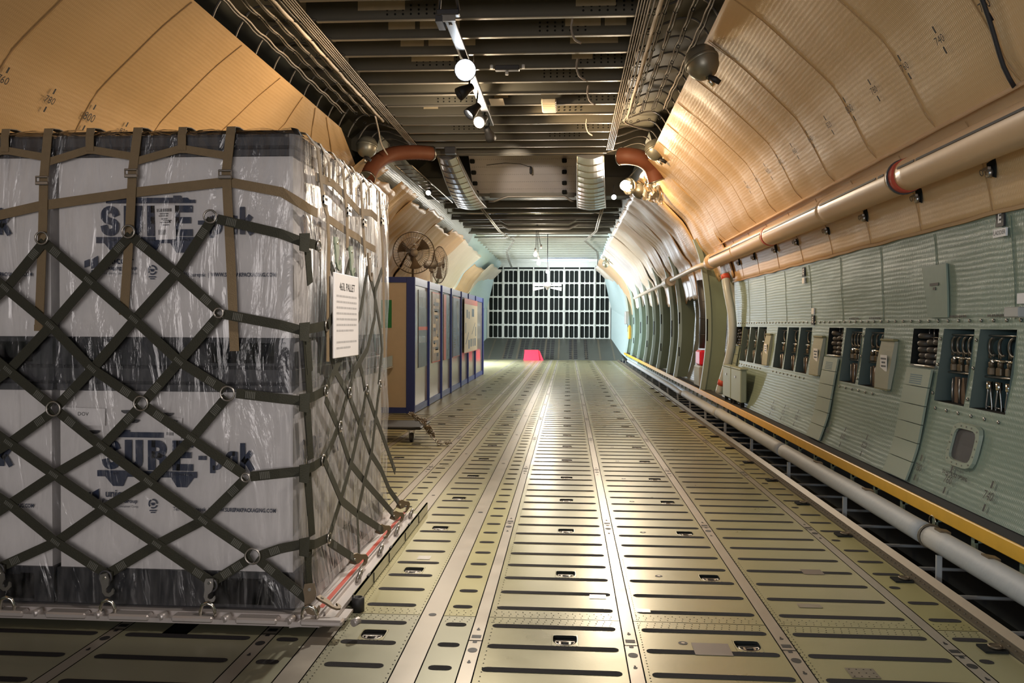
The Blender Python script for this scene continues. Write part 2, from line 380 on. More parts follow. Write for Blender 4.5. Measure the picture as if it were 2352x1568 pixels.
# pit beside the floor and the outer shell behind the lining
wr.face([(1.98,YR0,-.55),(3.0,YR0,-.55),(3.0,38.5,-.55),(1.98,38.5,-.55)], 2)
wr.face([(3.05,YR0,-.6),(3.05,YR0,2.6),(3.05,38.5,2.6),(3.05,38.5,-.6)], 4)
wr.face([(3.05,YR0,2.6),(2.3,YR0,4.3),(2.3,38.5,4.3),(3.05,38.5,2.6)], 4)
wr.face([(2.3,YR0,4.3),(1.3,YR0,5.1),(1.3,38.5,5.1),(2.3,38.5,4.3)], 4)
wall_right = tag(wr.build('wall_right', [M['tan'], M['green'], M['flat_black'], M['green_dark'], M['skin_dark']]), kind='structure')
wl = wall_near(-1)
mx = lambda x: 2*CX_-x
for P in ([(3.05,-.6),(3.05,2.6)], [(3.05,2.6),(2.3,4.3)], [(2.3,4.3),(1.3,5.1)]):
    (xa,za),(xb,zb) = P
    for ya, yb in ((YR0,28.2),(32.2,38.5)) if za < 0 else ((YR0,38.5),):
        wl.face([(mx(xa),ya,za),(mx(xa),yb,za),(mx(xb),yb,zb),(mx(xb),ya,zb)], 4)
wl.face([(mx(3.05),28.2,2.3),(mx(3.05),32.2,2.3),(mx(3.05),32.2,2.6),(mx(3.05),28.2,2.6)], 4)
wall_left = tag(wl.build('wall_left', [M['tan'], M['green'], M['flat_black'], M['green_dark'], M['skin_dark']]), kind='structure')

# seams and edge bindings on the linings
def seam_line(side, y, s0, s1, parent, w=.012, m='tan_edge', off=-.004):
    b = MB(); f = near_fn(side); pts = []
    for s in frange(s0, s1, 40):
        p = Vector(f(s, y)); _, n = prof(s); nv = Vector((n[0]*side, 0, n[1])); pts.append((p+nv*off, nv))
    b.ribbon([p for p, _ in pts], w, [n for _, n in pts], .004)
    return b.build('seam', M[m], parent)
for k in range(-3, 8):
    y = 6.0+1.016*k-.44
    seam_line(1, y, S_SEAM+.02, SEND-.02, wall_right, .007)
    if 3.5 < y < 10.7: seam_line(-1, y+.9, S_SEAM+.02, SEND-.02, wall_left, .008)
    seam_line(1, y+.5, S_BT+.06, S_TG-.03, wall_right, .005, 'green_web')
    seam_line(1, y-.35, S_TG+.01, S_SEAM-.03, wall_right, .006)
b = MB(); f = near_fn(1)
b.ribbon([Vector(f(S_SEAM+.01, y))+V(-.018,0,.0) for y in frange(3.4, YR1, 90)], .05, (-1,0,.8), .008)
b.build('seam', M['tan_smooth'], wall_right)
b = MB()
b.ribbon([Vector(f(S_TG, y))+V(-.014,0,.012*nz(y*2.2)) for y in frange(3.4, YR1, 120)], .022, (-1,0,0), .02)
b.build('binding', M['tan_edge'], wall_right)
b = MB()
for y in frange(3.6, 13.1, 62):
    z = 1.505; b.lathe([(.012,0),(.011,.006),(.005,.009)], (xr(z)-.002, y, z), (-1,0,0), 10)
for k, t in BAYS.items():
    a, c = bay_span(k)
    if t == 'c':
        for y in (a+.05, (a+c)/2, c-.05): b.lathe([(.012,0),(.011,.006),(.005,.009)], (xr(.90)-.002, y, .90), (-1,0,0), 10)
for y in [bay(k)+.5 for k in (0,1,4)]:
    for z in (1.0, 1.2, 1.38): b.lathe([(.012,0),(.011,.006),(.005,.009)], (xr(z)-.004, y, z), (-1,0,0), 10)
tag(b.build('rivet', M['steel'], wall_right), kind='stuff')

# stencilled frame numbers
def stencil(side, y, z, txt, h, parent, ticks=True):
    s = s_at_z(z); f = near_fn(side); p = Vector(f(s, y)); (_, n) = prof(s)
    nv = Vector((-n[0]*side, 0, -n[1])); up = Vector(f(s+.05, y))-Vector(f(s-.05, y))
    rt = Vector((0,-1,0)) if side > 0 else Vector((0,1,0))
    e = MB(); sy = rt; u = up.normalized()
    me = text_mesh(txt, h, 'frame_number', M['ink'])
    place(me, 'frame_number', p+nv*.020, rt, up, parent)
    if ticks:
        for q in (1, -1):
            c = p+nv*.020+u*q*h*.95
            e.face([c-sy*.009-u*.022, c+sy*.009-u*.022, c+sy*.009+u*.022, c-sy*.009+u*.022])
        e.build('frame_mark', M['ink'], parent)
for i, n in enumerate(range(720, 960, 20)):
    y = 4.96+.51*(i-1)
    if y > 4.2 and n not in (800,880): stencil(1, y-(.06 if n in (780,860) else 0), .475, str(n), .075, wall_right)
    if 4.2 < y: stencil(1, y, 3.13-.01*0, str(n), .085 if n % 100 == 0 else .07, wall_right)
    if 5.3 < y < 8: stencil(-1, y+.02, 3.14, str(n), .10 if n == 800 else .08, wall_left)

# ------------------------------------------------------------------ ledge with yellow edge, right
led = empty('trim_1', (2.37,7,.33), kind='structure')
def local(b, name, m, root):
    o = b.build(name, m, root); o.matrix_parent_inverse = Matrix.Translation(root.location).inverted(); return o
b = MB(); b.box(2.305,2.45,-.5,34,.325,.350); local(b, 'tread', M['nonskid'], led)
b = MB(); b.bbox(2.285,2.304,-.5,34,.272,.358,.005); local(b, 'yellow_edge', M['yellow'], led)
for k in range(60):
    y = 3.3+.508*k
    b = MB(); b.box(2.31,2.40,y,y+.010,.24,.324).box(2.31,2.325,y,y+.05,.20,.324); local(b, 'bracket', M['green_web'], led)
# struts crossing the gap between floor and wall
for k in range(56):
    y = 3.1+.545*k
    b = MB(); b.cyl((2.07,y,-.04),(2.5,y+.02,-.05),.012,8).cyl((2.10,y+.12,-.06),(2.36,y-.1,-.28),.013,8)
    if k % 3 == 0: b.box(2.14,2.17,y+.18,y+.2,-.3,.14)
    b.build('strut', M['grey_paint'], wall_right)
# ------------------------------------------------------------------ floor
fl = MB()
FY0, FY1 = -.6, 34.4
SEAMS = [4.09, 13.2, 22.3, 31.4]
RINGX = {'right': .83, 'centre': -.005, 'narrow': -.907, 'left': -1.84}
RY = [1.765+1.02*k for k in range(32)]
PANW, PANH = .061, .070
def plate(x0, x1, m, mnear=None):
    cuts = [FY0]+SEAMS+[FY1]
    for a, c in zip(cuts, cuts[1:]):
        mm = mnear if (mnear is not None and a < 4.) else m
        y0, y1 = a+.003, c-.003
        rx = [x for x in RINGX.values() if x0 < x < x1]
        if not rx: fl.face([(x0,y0,0),(x1,y0,0),(x1,y1,0),(x0,y1,0)], mm); continue
        r = rx[0]; fl.face([(x0,y0,0),(r-PANW,y0,0),(r-PANW,y1,0),(x0,y1,0)], mm); fl.face([(r+PANW,y0,0),(x1,y0,0),(x1,y1,0),(r+PANW,y1,0)], mm)
        yy = y0
        for q in RY:
            q += .007
            if not (y0 < q-PANH and q+PANH < y1): continue
            fl.face([(r-PANW,yy,0),(r+PANW,yy,0),(r+PANW,q-PANH,0),(r-PANW,q-PANH,0)], mm); yy = q+PANH
        fl.face([(r-PANW,yy,0),(r+PANW,yy,0),(r+PANW,y1,0),(r-PANW,y1,0)], mm)
# plates and strips, right to left:   0 panel, 1 yellow panel, 2 strip, 3 slat tape, 4 dark base, 5 hole, 6 grey-green
PL = [(-.383,.262,0,None),(.332,.970,0,None),(1.042,1.717,0,None),(1.783,1.985,1,0),(-.613,-.454,1,6),(-1.082,-.731,0,6),(-1.357,-1.198,0,6),(-2.098,-1.435,0,6),(-2.845,-2.168,0,6),(-3.86,-2.915,0,6)]
for p in PL: plate(*p)
ST = [(.268,.326),(.976,1.036),(1.723,1.777),(-.448,-.389),(-.725,-.619),(-1.192,-1.088),(-1.429,-1.363),(-2.162,-2.104),(-2.909,-2.851)]
for a, c in ST: fl.face([(a,FY0,0),(c,FY0,0),(c,FY1,0),(a,FY1,0)], 2)
fl.face([(-3.9,FY0,-.012),(1.99,FY0,-.012),(1.99,FY1,-.012),(-3.9,FY1,-.012)], 4)
# anti-skid bars
def stad(x0, x1, y, h, z=.0016, flat=0):
    r = h/2; pts = []
    if flat == 1: pts += [(x1-.01,y+r,z),(x1-.01,y-r,z)]
    else:
        for k in range(7): a = PI/2-PI*k/6; pts.append((x1-r+r*math.cos(a), y+r*math.sin(a), z))
    if flat == -1: pts += [(x0+.01,y-r,z),(x0+.01,y+r,z)]
    else:
        for k in range(7): a = -PI/2-PI*k/6; pts.append((x0+r+r*math.cos(a), y+r*math.sin(a), z))
    fl.face(list(reversed(pts)), 3)
SLX = [(-.357,.238),(.361,.950),(1.072,1.688),(1.806,1.962),(-.586,-.484),(-1.037,-.778),(-1.338,-1.236),(-2.062,-1.464),(-2.81,-2.2)]
for k in range(-6, 122):
    y = 3.463+.255*k
    for i, (a, c) in enumerate(SLX):
        r = [x for x in RINGX.values() if a < x < c]
        ring = False
        if i == 3 and k % 4 == 1: c = a+.06
        if i == 8 and y > 13.2: continue
        if ring:
            stad(a, r[0]-PANW+.01, y, .047, .0016, 1); stad(r[0]+PANW-.01, c, y, .047, .0016, -1)
        else: stad(a, c, y, .047)
# holes and latches in the strips
def disc(x, y, rx, ry, m=5, n=14, z=.0012):
    fl.face([(x+rx*math.cos(2*PI*k/n), y+ry*math.sin(2*PI*k/n), z) for k in range(n)], m)
def quad(x0, x1, y0, y1, m=5, z=.0012): fl.face([(x0,y0,z),(x1,y0,z),(x1,y1,z),(x0,y1,z)], m)
for k in range(-1, 13):
    y = 3.80+2.28*k
    for x in (.297,1.006,1.75,-.419,-1.396,-2.133):
        disc(x, y-.135, .022, .026); quad(x-.022, x+.022, y+.01, y+.045); quad(x-.032, x+.032, y-.026, y-.02, 4, .0013); quad(x-.01, x+.01, y-.05, y-.03)
        for d in (.115, -.27): disc(x, y+d, .009, .009); quad(x-.005, x+.003, y+d+.006, y+d+.022)
    disc(-.672, y+.3, .02, .02); disc(-1.14, y+.9, .016, .016)
# rivets
for q in SEAMS[:2]:
    for a, c, m_, _ in PL:
        n = int((c-a)/.036)
        for i in range(n):
            for d in (-.075,-.05,-.022,.022,.05,.078): disc(a+.02+i*.036+.006*((d*1000)%3), q+d, .0036, .0036, 4, 5, .0009)
for k in range(150):
    y = 2.4+.045*k
    for x in (-.742,-.728,-1.076,-.355+.0,.975+.07): disc(x, y, .004, .004, 4, 5, .0009)
for k in range(90):
    for x in (1.06, .35, -1.05): disc(x, 2.5+.03*k, .0035, .0035, 4, 5, .0009)
# patch plates
for x0,x1,y0,y1,m_ in ((.575,.742,3.69,3.83,7),(1.19,1.31,3.50,3.60,8),(1.21,1.33,4.36,4.42,8),(.125,.213,4.41,4.475,8),(.36,.43,4.22,4.27,8),(-.93,-.85,5.06,5.14,8),(1.4,1.52,4.95,5.05,7)):
    quad(x0, x1, y0, y1, m_, .0022)
for x in (.538,): 
    for q in RY: disc(x, q+.02, .022, .02, 5, 14); disc(x, q+.02, .009, .008, 8, 10, .002)
for i in range(4):
    for j in range(3): disc(1.205+.03*i, 3.515+.035*j, .004, .004, 4, 6, .0026)
M['patch'] = mat('brown_patch_plate', (.22,.18,.15), .5, metal=.3)
floor = tag(fl.build('floor', [M['floor'],M['floor_y'],M['strip'],M['slat'],M['flat_black'],M['black'],M['floor_g'],M['patch'],M['steel']]), kind='structure')
# raised rail along the right edge
b = MB(); b.box(1.99,2.035,FY0,FY1,-.03,.012); b.poly([(2.036,FY0,-.12),(2.075,FY0,-.12),(2.075,FY0,.045),(2.036,FY0,.02)], (0,FY1-FY0,0))
for k in range(180): b.lathe([(.006,0),(.004,.004)], (2.012, 2.5+.06*k, .012), (0,0,1), 6)
b.build('edge_rail', M['rail'], floor)
M['ramp'] = mat('worn_ramp_plate', (.07,.072,.058), .5, metal=.2, var=.2, vscale=2)
# ramp at the far end
b = MB(); RZ = lambda y: (y-34.4)*.84/3.6
b.face([(-4.4,34.41,0),(2.6,34.41,0),(2.6,38,.84),(-4.4,38,.84)], 0)
for i in range(30):
    x = -3.75+.195*i
    if i % 3 == 2: b.face([(x,34.5,RZ(34.5)+.004),(x+.07,34.5,RZ(34.5)+.004),(x+.07,37.9,RZ(37.9)+.004),(x,37.9,RZ(37.9)+.004)], 2)
for x in (-2.75,-2.52,-2.1,-1.9,-1.6,-1.4,-1.2,-.95,-.75,.05,.25,.7):
    for j in range(11): y = 34.6+.3*j; b.face([(x,y,RZ(y)+.004),(x+.15,y,RZ(y)+.004),(x+.15,y+.2,RZ(y+.2)+.004),(x,y+.2,RZ(y+.2)+.004)], 1)
b.build('ramp', [M['ramp'], M['slat'], M['rail']], floor)

# tie-down rings in recessed pans
def pan_mesh():
    b = MB(); n = 24; out = []; inn = []; bot = []
    for k in range(n):
        a = 2*PI*k/n; c, s = math.cos(a), math.sin(a); q = max(abs(c), abs(s))
        out.append((c/q*(PANW-.001), s/q*(PANH-.001), .0004))
        x, y = .056*c, .062*s
        if s > 0: x, y = (.056*max(-1,min(1,c*1.35)), .062*min(1., s*1.3))
        inn.append((x, y-.002, .0008)); bot.append((x*.72, y*.7-.002, -.05))
    b.loft([out, inn], True, False, False, 0); b.loft([inn, bot], True, False, True, 1)
    for k in range(7): b.lathe([(.0025,0),(.0015,.0015)], (-.054+.018*k, -.067, .0006), (0,0,1), 6, 2)
    b.box(-.028,-.018,-.052,-.02,-.02,.002,2).box(.018,.028,-.052,-.02,-.02,.002,2)
    return b.mesh('tie_down_ring', [M['floor'], M['flat_black'], M['steel']])
M['ringsteel'] = mat('ring_steel', (.28,.26,.23), .35, metal=.9)
def ring_mesh():
    b = MB(); pts = []
    for k in range(15): a = PI+PI*k/14; pts.append((.044*math.cos(a), -.026+.030*math.sin(a), -.004))
    pts += [(.044,-.008,-.006),(-.044,-.008,-.006)]
    b.tube(pts, .0065, 8, 0, True, True); b.cyl((-.047,-.010,-.008),(.047,-.010,-.008),.006,8)
    return b.mesh('ring', [M['ringsteel']])
pm, rm = pan_mesh(), ring_mesh()
ROWNAME = {'centre':'wide middle','right':'brown-patch-plate','narrow':'narrow pallet-side','left':'display-wall-side'}
for row, x in RINGX.items():
    i = 0
    for q in RY:
        if q < (7.5 if row == 'left' else 3.3) or any(abs(q+.007-sm) < .1 for sm in SEAMS): continue
        i += 1
        o = bpy.data.objects.new('tie_down_ring', pm); COL.objects.link(o); o.location = (x, q+.007, .0006)
        tag(o, f'steel tie-down ring, {ordinal(i)} from the camera in the {ROWNAME[row]} floor row', 'tie-down ring', 'tie-down rings in the floor')
        if q < 17:
            r = bpy.data.objects.new('ring', rm); COL.objects.link(r); r.parent = o
# side fittings near the right rail
b = MB(); b.box(-.05,.05,-.045,.045,-.009,.0009,0); fm_ = None
b.torus((0.012,0,.008),(0,0,1),.026,.006,14,6,1); b.box(-.012,.05,-.012,.012,.001,.012,1)
fm_ = b.mesh('edge_fitting', [M['flat_black'], M['hook_brown']])
for i in range(16):
    o = bpy.data.objects.new('edge_fitting', fm_); COL.objects.link(o); o.location = (1.93, 3.86+1.02*i, .0095)
    tag(o, f'dark recessed fitting at right floor edge, {ordinal(i+1)} from the camera', 'floor fitting', 'fittings along the right floor edge')

# guide rail beside the pallet
gr = empty('pallet_guide_rail', (-1.14,7,0), 'olive metal guide rail on the floor beside the wrapped pallet', 'guide rail')
b = MB(); b.box(-1.092,-1.082,4.16,6.35,.001,.075).box(-1.19,-1.082,4.16,6.35,.0006,.006).box(-1.097,-1.082,4.16,6.35,.069,.075)
local(b, 'rail', M['floor_g'], gr)
for y in (4.55,4.95,5.45,5.95): b = MB(); b.box(-1.081,-1.077,y,y+.006,.01,.066); local(b, 'joint', M['flat_black'], gr)
for y in (4.45,5.02,5.62): b = MB(); b.box(-1.096,-1.083,y,y+.05,.0755,.080); local(b, 'latch', M['black'], gr)
b = MB(); b.lathe([(.032,0),(.032,.065),(.024,.072),(.02,.072),(.02,.05)], (-1.058,4.12,.001), (0,0,1), 18); local(b, 'end_roller', M['black'], gr)
# ------------------------------------------------------------------ pallet with wrapped boxes
PX0, PX1, PY0, PY1 = -3.82, -1.10, 3.76, 6.0
pal = empty('cargo_pallet', (-2.46,4.88,0), 'aluminium cargo pallet under the wrapped white boxes', 'pallet')
b = MB(); b.box(PX0+.04,PX1-.07,PY0+.05,PY1-.05,.045,.085); local(b, 'deck', M['alloy'], pal)
b = MB(); b.poly([(PX0,PY0,.045),(PX1-.05,PY0,.045),(PX1,PY0+.06,.045),(PX1,PY1,.045),(PX0,PY1,.045)], (0,0,.022))
for i in range(9):
    x = PX0+.1+.31*i; b.bbox(x,x+.2,PY0-.012,PY0+.045,.052,.082,.008); b.cyl((x+.25,PY0-.002,.07),(x+.27,PY0+.03,.075),.018,8)
b.box(PX1-.06,PX1-.05,PY0+.1,PY1,.067,.085)
local(b, 'edge_rail', M['alloy'], pal)
b = MB(); b.face([(PX1-.10,PY0+.15,.0862),(PX1-.075,PY0+.15,.0862),(PX1-.075,PY1-.05,.0862),(PX1-.10,PY1-.05,.0862)]); local(b, 'red_line', M['red_band'], pal)
b = MB(); b.poly([(-1.30,PY0+.02,.03),(-1.06,PY0+.14,.03),(-1.06,PY0+.27,.03),(-1.12,PY0+.27,.03)], (0,0,.012)); local(b, 'corner_lip', M['alloy'], pal)
b = MB()
for x in (-3.6,-2.9,-2.2,-1.5): b.box(x-.06,x+.06,PY0+.12,PY1-.1,.002,.044)
local(b, 'roller_tray', M['flat_black'], pal)
HOOKX = (-3.19,-2.68,-2.18,-1.69,-1.20)
HOOKY = (4.40,4.91,5.39,5.88)
def lash(p, ax, up):
    b = MB(); o = Vector(p); a = Vector(ax)
    b.tube([o-a*.035, o-a*.035+up*.03, o-a*.024+up*.058, o+up*.068, o+a*.024+up*.058, o+a*.035+up*.03, o+a*.035], .009, 8); local(b, 'lashing_ring', M['chrome'] if abs(a.x) else M['steel'], pal)
for x in HOOKX: lash((x,PY0+.015,.075), (1,0,0), V(0,-.12,1))
for y in HOOKY: lash((PX1-.03,y,.07), (0,1,0), V(.25,0,.8))

# --- boxes
BXR = (-2.487,-1.308); BXL = (-3.69,-2.515)
BYF = (3.875,4.80); BYB = (4.83,5.76)
def fork_base(b, x0, x1, y0, y1, z0, z1):   # deck on feet with fork openings on every side
    h = z1-z0; d = h*.18
    b.box(x0,x1,y0,y1,z1-d,z1); b.box(x0,x1,y0,y1,z0,z0+h*.10)
    for cx in (x0, (x0+x1)/2-.16, x1-.16 if False else x1):
        pass
    w = (x1-x0)
    for fx in ((x0,x0+w*.10),(x0+w*.36,x0+w*.64),(x1-w*.085,x1)):
        for fy in ((y0,y0+.12),((y0+y1)/2-.1,(y0+y1)/2+.1),(y1-.12,y1)):
            b.box(fx[0],fx[1],fy[0],fy[1],z0+h*.10,z1-d)
    for fx in ((x0+w*.10,x0+w*.36),): b.box(fx[0],fx[1],y0,y0+.02,z0+h*.1,z1-d)
def ship_box(bx, by, z0, zb, z1, zl, label):
    r = empty('shipping_box', ((bx[0]+bx[1])/2,(by[0]+by[1])/2,z0), label, 'box', 'white lidded shipping boxes on the pallet')
    x0, x1 = bx; y0, y1 = by
    b = MB(); fork_base(b, x0-.005, x1+.005, y0-.005, y1+.005, z0, zb); local(b, 'pallet_base', M['blackp'], r)
    b = MB(); n = 8; W = x1-x0
    def fr(u, w):
        bul = .006*math.sin(PI*u)*math.sin(PI*w)
        return bul
    b.grid(lambda u, w: (x0+.008+(W-.016)*u, y0+.006-fr(u,w), zb+.001+(z1-zb-.002)*w), frange(0,1,n), frange(0,1,n))
    b.grid(lambda u, w: (x1-.008+fr(u,w), y0+.006+(y1-y0-.012)*u, zb+.001+(z1-zb-.002)*w), frange(0,1,n), frange(0,1,n))
    b.grid(lambda u, w: (x1-.008-(W-.016)*u, y1-.006+fr(u,w), zb+.001+(z1-zb-.002)*w), frange(0,1,n), frange(0,1,n))
    b.grid(lambda u, w: (x0+.008-fr(u,w), y1-.006-(y1-y0-.012)*u, zb+.001+(z1-zb-.002)*w), frange(0,1,n), frange(0,1,n))
    local(b, 'carton', M['carton'], r)
    b = MB(); b.bbox(x0-.012,x1+.006,y0-.01,y1+.01,z1,zl,.015); b.bbox(x0-.004,x1+.003,y0-.003,y1+.003,z1-.035,z1+.001,.004); local(b, 'lid', M['charcoal'], r)
    return r
Lo = (.087,.262,1.165,1.255); Hi = (1.257,1.392,2.295,2.365)
boxes = {}
boxes['LR'] = ship_box(BXR, BYF, *Lo, 'lower white shipping box at the front corner with a white address paper reading DOV')
boxes['LL'] = ship_box(BXL, BYF, *Lo, 'lower white shipping box at the left picture edge under the net')
boxes['UR'] = ship_box(BXR, BYF, *Hi, 'upper white shipping box at the front corner with a barcode label over its blue lettering')
boxes['UL'] = ship_box(BXL, BYF, *Hi, 'upper white shipping box at the left picture edge under the net')
boxes['LB'] = ship_box(BXR, BYB, *Lo, 'lower white shipping box at the rear of the pallet behind the front corner box')
boxes['UB'] = ship_box(BXR, BYB, *Hi, 'upper white shipping box at the rear of the pallet behind the info board')

# --- printing on the cartons (front face: local x to the right, z up)
def print_box(r, x, y, z, right, up, side=False):
    R_, U_ = Vector(right), Vector(up); N_ = R_.cross(U_); o = Vector((x,y,z))+N_*.009
    P_ = lambda a, c, d=0.: o+R_*a+U_*c+N_*d
    def T(t, a, c, size, bold=0., sx=1., m='navy', al='CENTER'): place(text_mesh(t, size, 'lettering', M[m], bold, sx, al), 'lettering', P_(a,c), R_, U_, r)
    g = MB()
    def q(pts, d=0.): g.face([P_(a,c,d) for a, c in pts])
    def blk(a0,a1,c0,c1): q([(a0,c0),(a1,c0),(a1,c1),(a0,c1)])
    # wagon-like bar above, plate with feet below the big word
    blk(-.235,.21,.216,.232); q([(-.20,.232),(.18,.232),(.17,.242),(-.19,.242)])
    for a in (-.14,.12): blk(a-.02,a+.02,.242,.252)
    blk(-.285,.215,.024,.054); q([(-.245,.024),(-.205,-.022),(-.155,-.022),(-.135,.024)]); q([(.085,.024),(.115,-.022),(.165,-.022),(.20,.024)]); q([(-.06,.024),(-.03,-.02),(.01,-.02),(.035,.024)])
    blk(.222,.262,.112,.132)
    # emblem of slanted bars
    q([(-.345,-.062),(-.318,-.052),(-.318,-.085),(-.345,-.095)]); q([(-.311,-.055),(-.276,-.036),(-.276,-.085),(-.311,-.102)]); q([(-.311,-.108),(-.276,-.092),(-.276,-.118),(-.311,-.132)])
    k = 18; c0 = (-.005,-.105)
    for i in range(k):
        a0, a1 = 2*PI*i/k, 2*PI*(i+1)/k
        if i % 6 == 5: continue
        q([(c0[0]+.024*math.cos(a0),c0[1]+.024*math.sin(a0)),(c0[0]+.024*math.cos(a1),c0[1]+.024*math.sin(a1)),(c0[0]+.017*math.cos(a1),c0[1]+.017*math.sin(a1)),(c0[0]+.017*math.cos(a0),c0[1]+.017*math.sin(a0))])
    q([(-.017,-.100),(.007,-.100),(.001,-.113),(-.011,-.113)]); blk(-.023,.013,-.141,-.135); blk(-.017,.007,-.150,-.145)
    local(g, 'printed_emblem', M['navy'], r)
    # the big word in heavy block letters, drawn as strokes
    def stroke(pts, w, cl=False):
        h = MB(); n = len(pts); L_, R2_ = [], []
        for i in range(n):
            p0 = Vector(pts[i-1] if i or cl else pts[i]); p1 = Vector(pts[(i+1) % n] if i < n-1 or cl else pts[i]); c = Vector(pts[i])
            d0 = (c-p0) if (i or cl) else (p1-c); d1 = (p1-c) if (i < n-1 or cl) else d0
            d0.normalize(); d1.normalize(); t = (d0+d1); t = t.normalized() if t.length > 1e-6 else d0
            m = Vector((-t.y, t.x)); sc = 1/max(.5, m.dot(Vector((-d0.y, d0.x))))
            L_.append(c+m*w/2*sc); R2_.append(c-m*w/2*sc)
        for i in range(n if cl else n-1):
            j = (i+1) % n; h.face([P_(*R2_[i]), P_(*R2_[j]), P_(*L_[j]), P_(*L_[i])])
        return h
    def letter(x, w, strokes):
        h = MB()
        for pts, sw in strokes:
            e = stroke([(x+p[0]*w, .058+p[1]*.146) for p in pts], sw)
            for f_ in e.f: h.face([e.v[i] for i in f_])
        local(h, 'big_letter', M['navy'], r)
    arc = lambda cx, cy, rx, ry, a0, a1, n=8: [(cx+rx*math.cos(math.radians(a0+(a1-a0)*i/n)), cy+ry*math.sin(math.radians(a0+(a1-a0)*i/n))) for i in range(n+1)]
    letter(-.262, .094, [([(.84,.66)]+arc(.5,.72,.30,.16,0,180)+[(.2,.62),(.32,.53),(.68,.46),(.8,.38)]+arc(.5,.28,.30,.16,0,-180)+[(.17,.36)], .034)])
    letter(-.146, .090, [([(.2,1.),(.2,.3)]+arc(.5,.29,.30,.17,180,360)+[(.8,1.)], .036)])
    letter(-.030, .094, [([(.2,0),(.2,1.)], .038), ([(.2,.88),(.5,.88)]+arc(.55,.70,.26,.18,90,-90)+[(.2,.52)], .034), ([(.5,.5),(.78,.40),(.80,0)], .034)])
    letter(.092, .080, [([(.24,0),(.24,1.)], .038), ([(.24,.89),(1.3,.89)], .033), ([(.24,.52),(1.2,.52)], .030), ([(.24,.11),(1.3,.11)], .033)])
    for a in (-.157,-.040,.078): blk(a-.007,a+.007,.125,.139)
    letter(.280, .062, [([(.2,-.06),(.2,.64)], .026), ([(.2,.60)]+arc(.55,.36,.30,.24,90,-90)+[(.2,.12)], .022)])
    letter(.352, .062, [([(.82,.05),(.82,.66)], .026), ([(.82,.60)]+arc(.50,.36,.30,.24,90,270)+[(.82,.12)], .022)])
    letter(.428, .064, [([(.2,.05),(.2,.95)], .026), ([(.22,.30),(.85,.66)], .026), ([(.42,.42),(.95,.05)], .026)])
    T('SAFE', -.19, .039, .015, 0, 1, 'carton'); T('REUSABLE', -.02, .039, .015, 0, 1, 'carton'); T('ECONOMICAL', .145, .039, .015, 0, 1, 'carton')
    T('unicorr', -.172, -.060, .052, .0008, .95); T('Packaging Group', -.172, -.095, .026, .0006); T('Connecticut Container Corp.', -.172, -.121, .0155)
    T('Tel: 1.855.surepak  |', .185, -.128, .026, .0004, .85); T('WWW.SUREPAKPACKAGING.COM', .445, -.128, .026, .0008, .78)
for kx, bz in (('LR', .690), ('LL', .690), ('UR', 1.822), ('UL', 1.822)):
    cx = -1.998 if kx[1] == 'R' else -3.21
    print_box(boxes[kx], cx, BYF[0]-.002, bz, (1,0,0), (0,0,1))
for kx, bz in (('UR', 1.80), ('LR', .69), ('UB', 1.80), ('LB', .69)):
    y = 4.34 if kx[1] == 'R' else 5.30
    r = boxes[kx]
    R_, U_ = Vector((0,1,0)), Vector((0,0,1)); o = Vector((BXR[1]+.003, y, bz))
    for t, a, c, s_, m_ in (('pak', .2, .10, .16, 'navy'), ('SURE', -.2, .12, .19, 'navy')):
        place(text_mesh(t, s_, 'lettering', M[m_], .004, .8), 'lettering', o+R_*a+U_*c, R_, U_, r)
# paper labels on the cartons
def sticker(r, x, z, w, h, rot=0., bars=True, txt=None):
    y = BYF[0]-.014
    R_ = Vector((math.cos(rot),0,math.sin(rot))); U_ = Vector((-math.sin(rot),0,math.cos(rot))); o = Vector((x,y,z)); N_ = Vector((0,-1,0))
    g = MB(); g.poly([o-R_*w/2-U_*h/2, o+R_*w/2-U_*h/2, o+R_*w/2+U_*h/2, o-R_*w/2+U_*h/2], N_*.001)
    lb = local(g, 'label_sticker', M['paper'], r)
    k = MB(); rr = random.Random(int(x*100))
    def bl(a0,a1,c0,c1): k.face([o+N_*.0018+R_*a*w/2+U_*c*h/2 for a, c in ((a0,c0),(a1,c0),(a1,c1),(a0,c1))])
    if bars:
        a = -.8
        while a < .6: wd = rr.choice((.03,.06,.09)); bl(a,a+wd,.62,.8); a += wd+rr.choice((.03,.05))
        a = -.7
        while a < .1: wd = rr.choice((.03,.06)); bl(a,a+wd,-.72,-.42); a += wd+.04
        for c in (.5,.38,.2,.1,0,-.15): bl(-.75+rr.random()*.6, .2+rr.random()*.5, c-.025, c+.025)
        bl(.35,.5,-.02,.1)
        e = k.build('barcode', M['charcoal'], lb); e.matrix_basis = parent_world(lb).inverted()
    if txt: place(text_mesh(txt, h*.3, 'lettering', M['ink']), 'lettering', o+N_*.002+U_*h*.14, R_, U_, lb)
sticker(boxes['UR'], -1.935, 1.945, .10, .165, .03)
sticker(boxes['LR'], -1.90, .955, .085, .10, -.05)
sticker(boxes['LR'], -2.35, 1.005, .22, .085, -.02, False, 'DOV')
g = MB()
for x, z in ((-2.13,1.03),(-2.10,.985),(-1.93,1.02),(-2.3,.93)): 
    g.face([(x+.03*math.cos(a)*(1+.3*math.sin(3*a)), BYF[0]-.011, z+.012*math.sin(a)*(1+.3*math.cos(2*a))) for a in [2*PI*i/10 for i in range(10)]][::-1])
local(g, 'black_smudge', M['charcoal'], boxes['LR'])

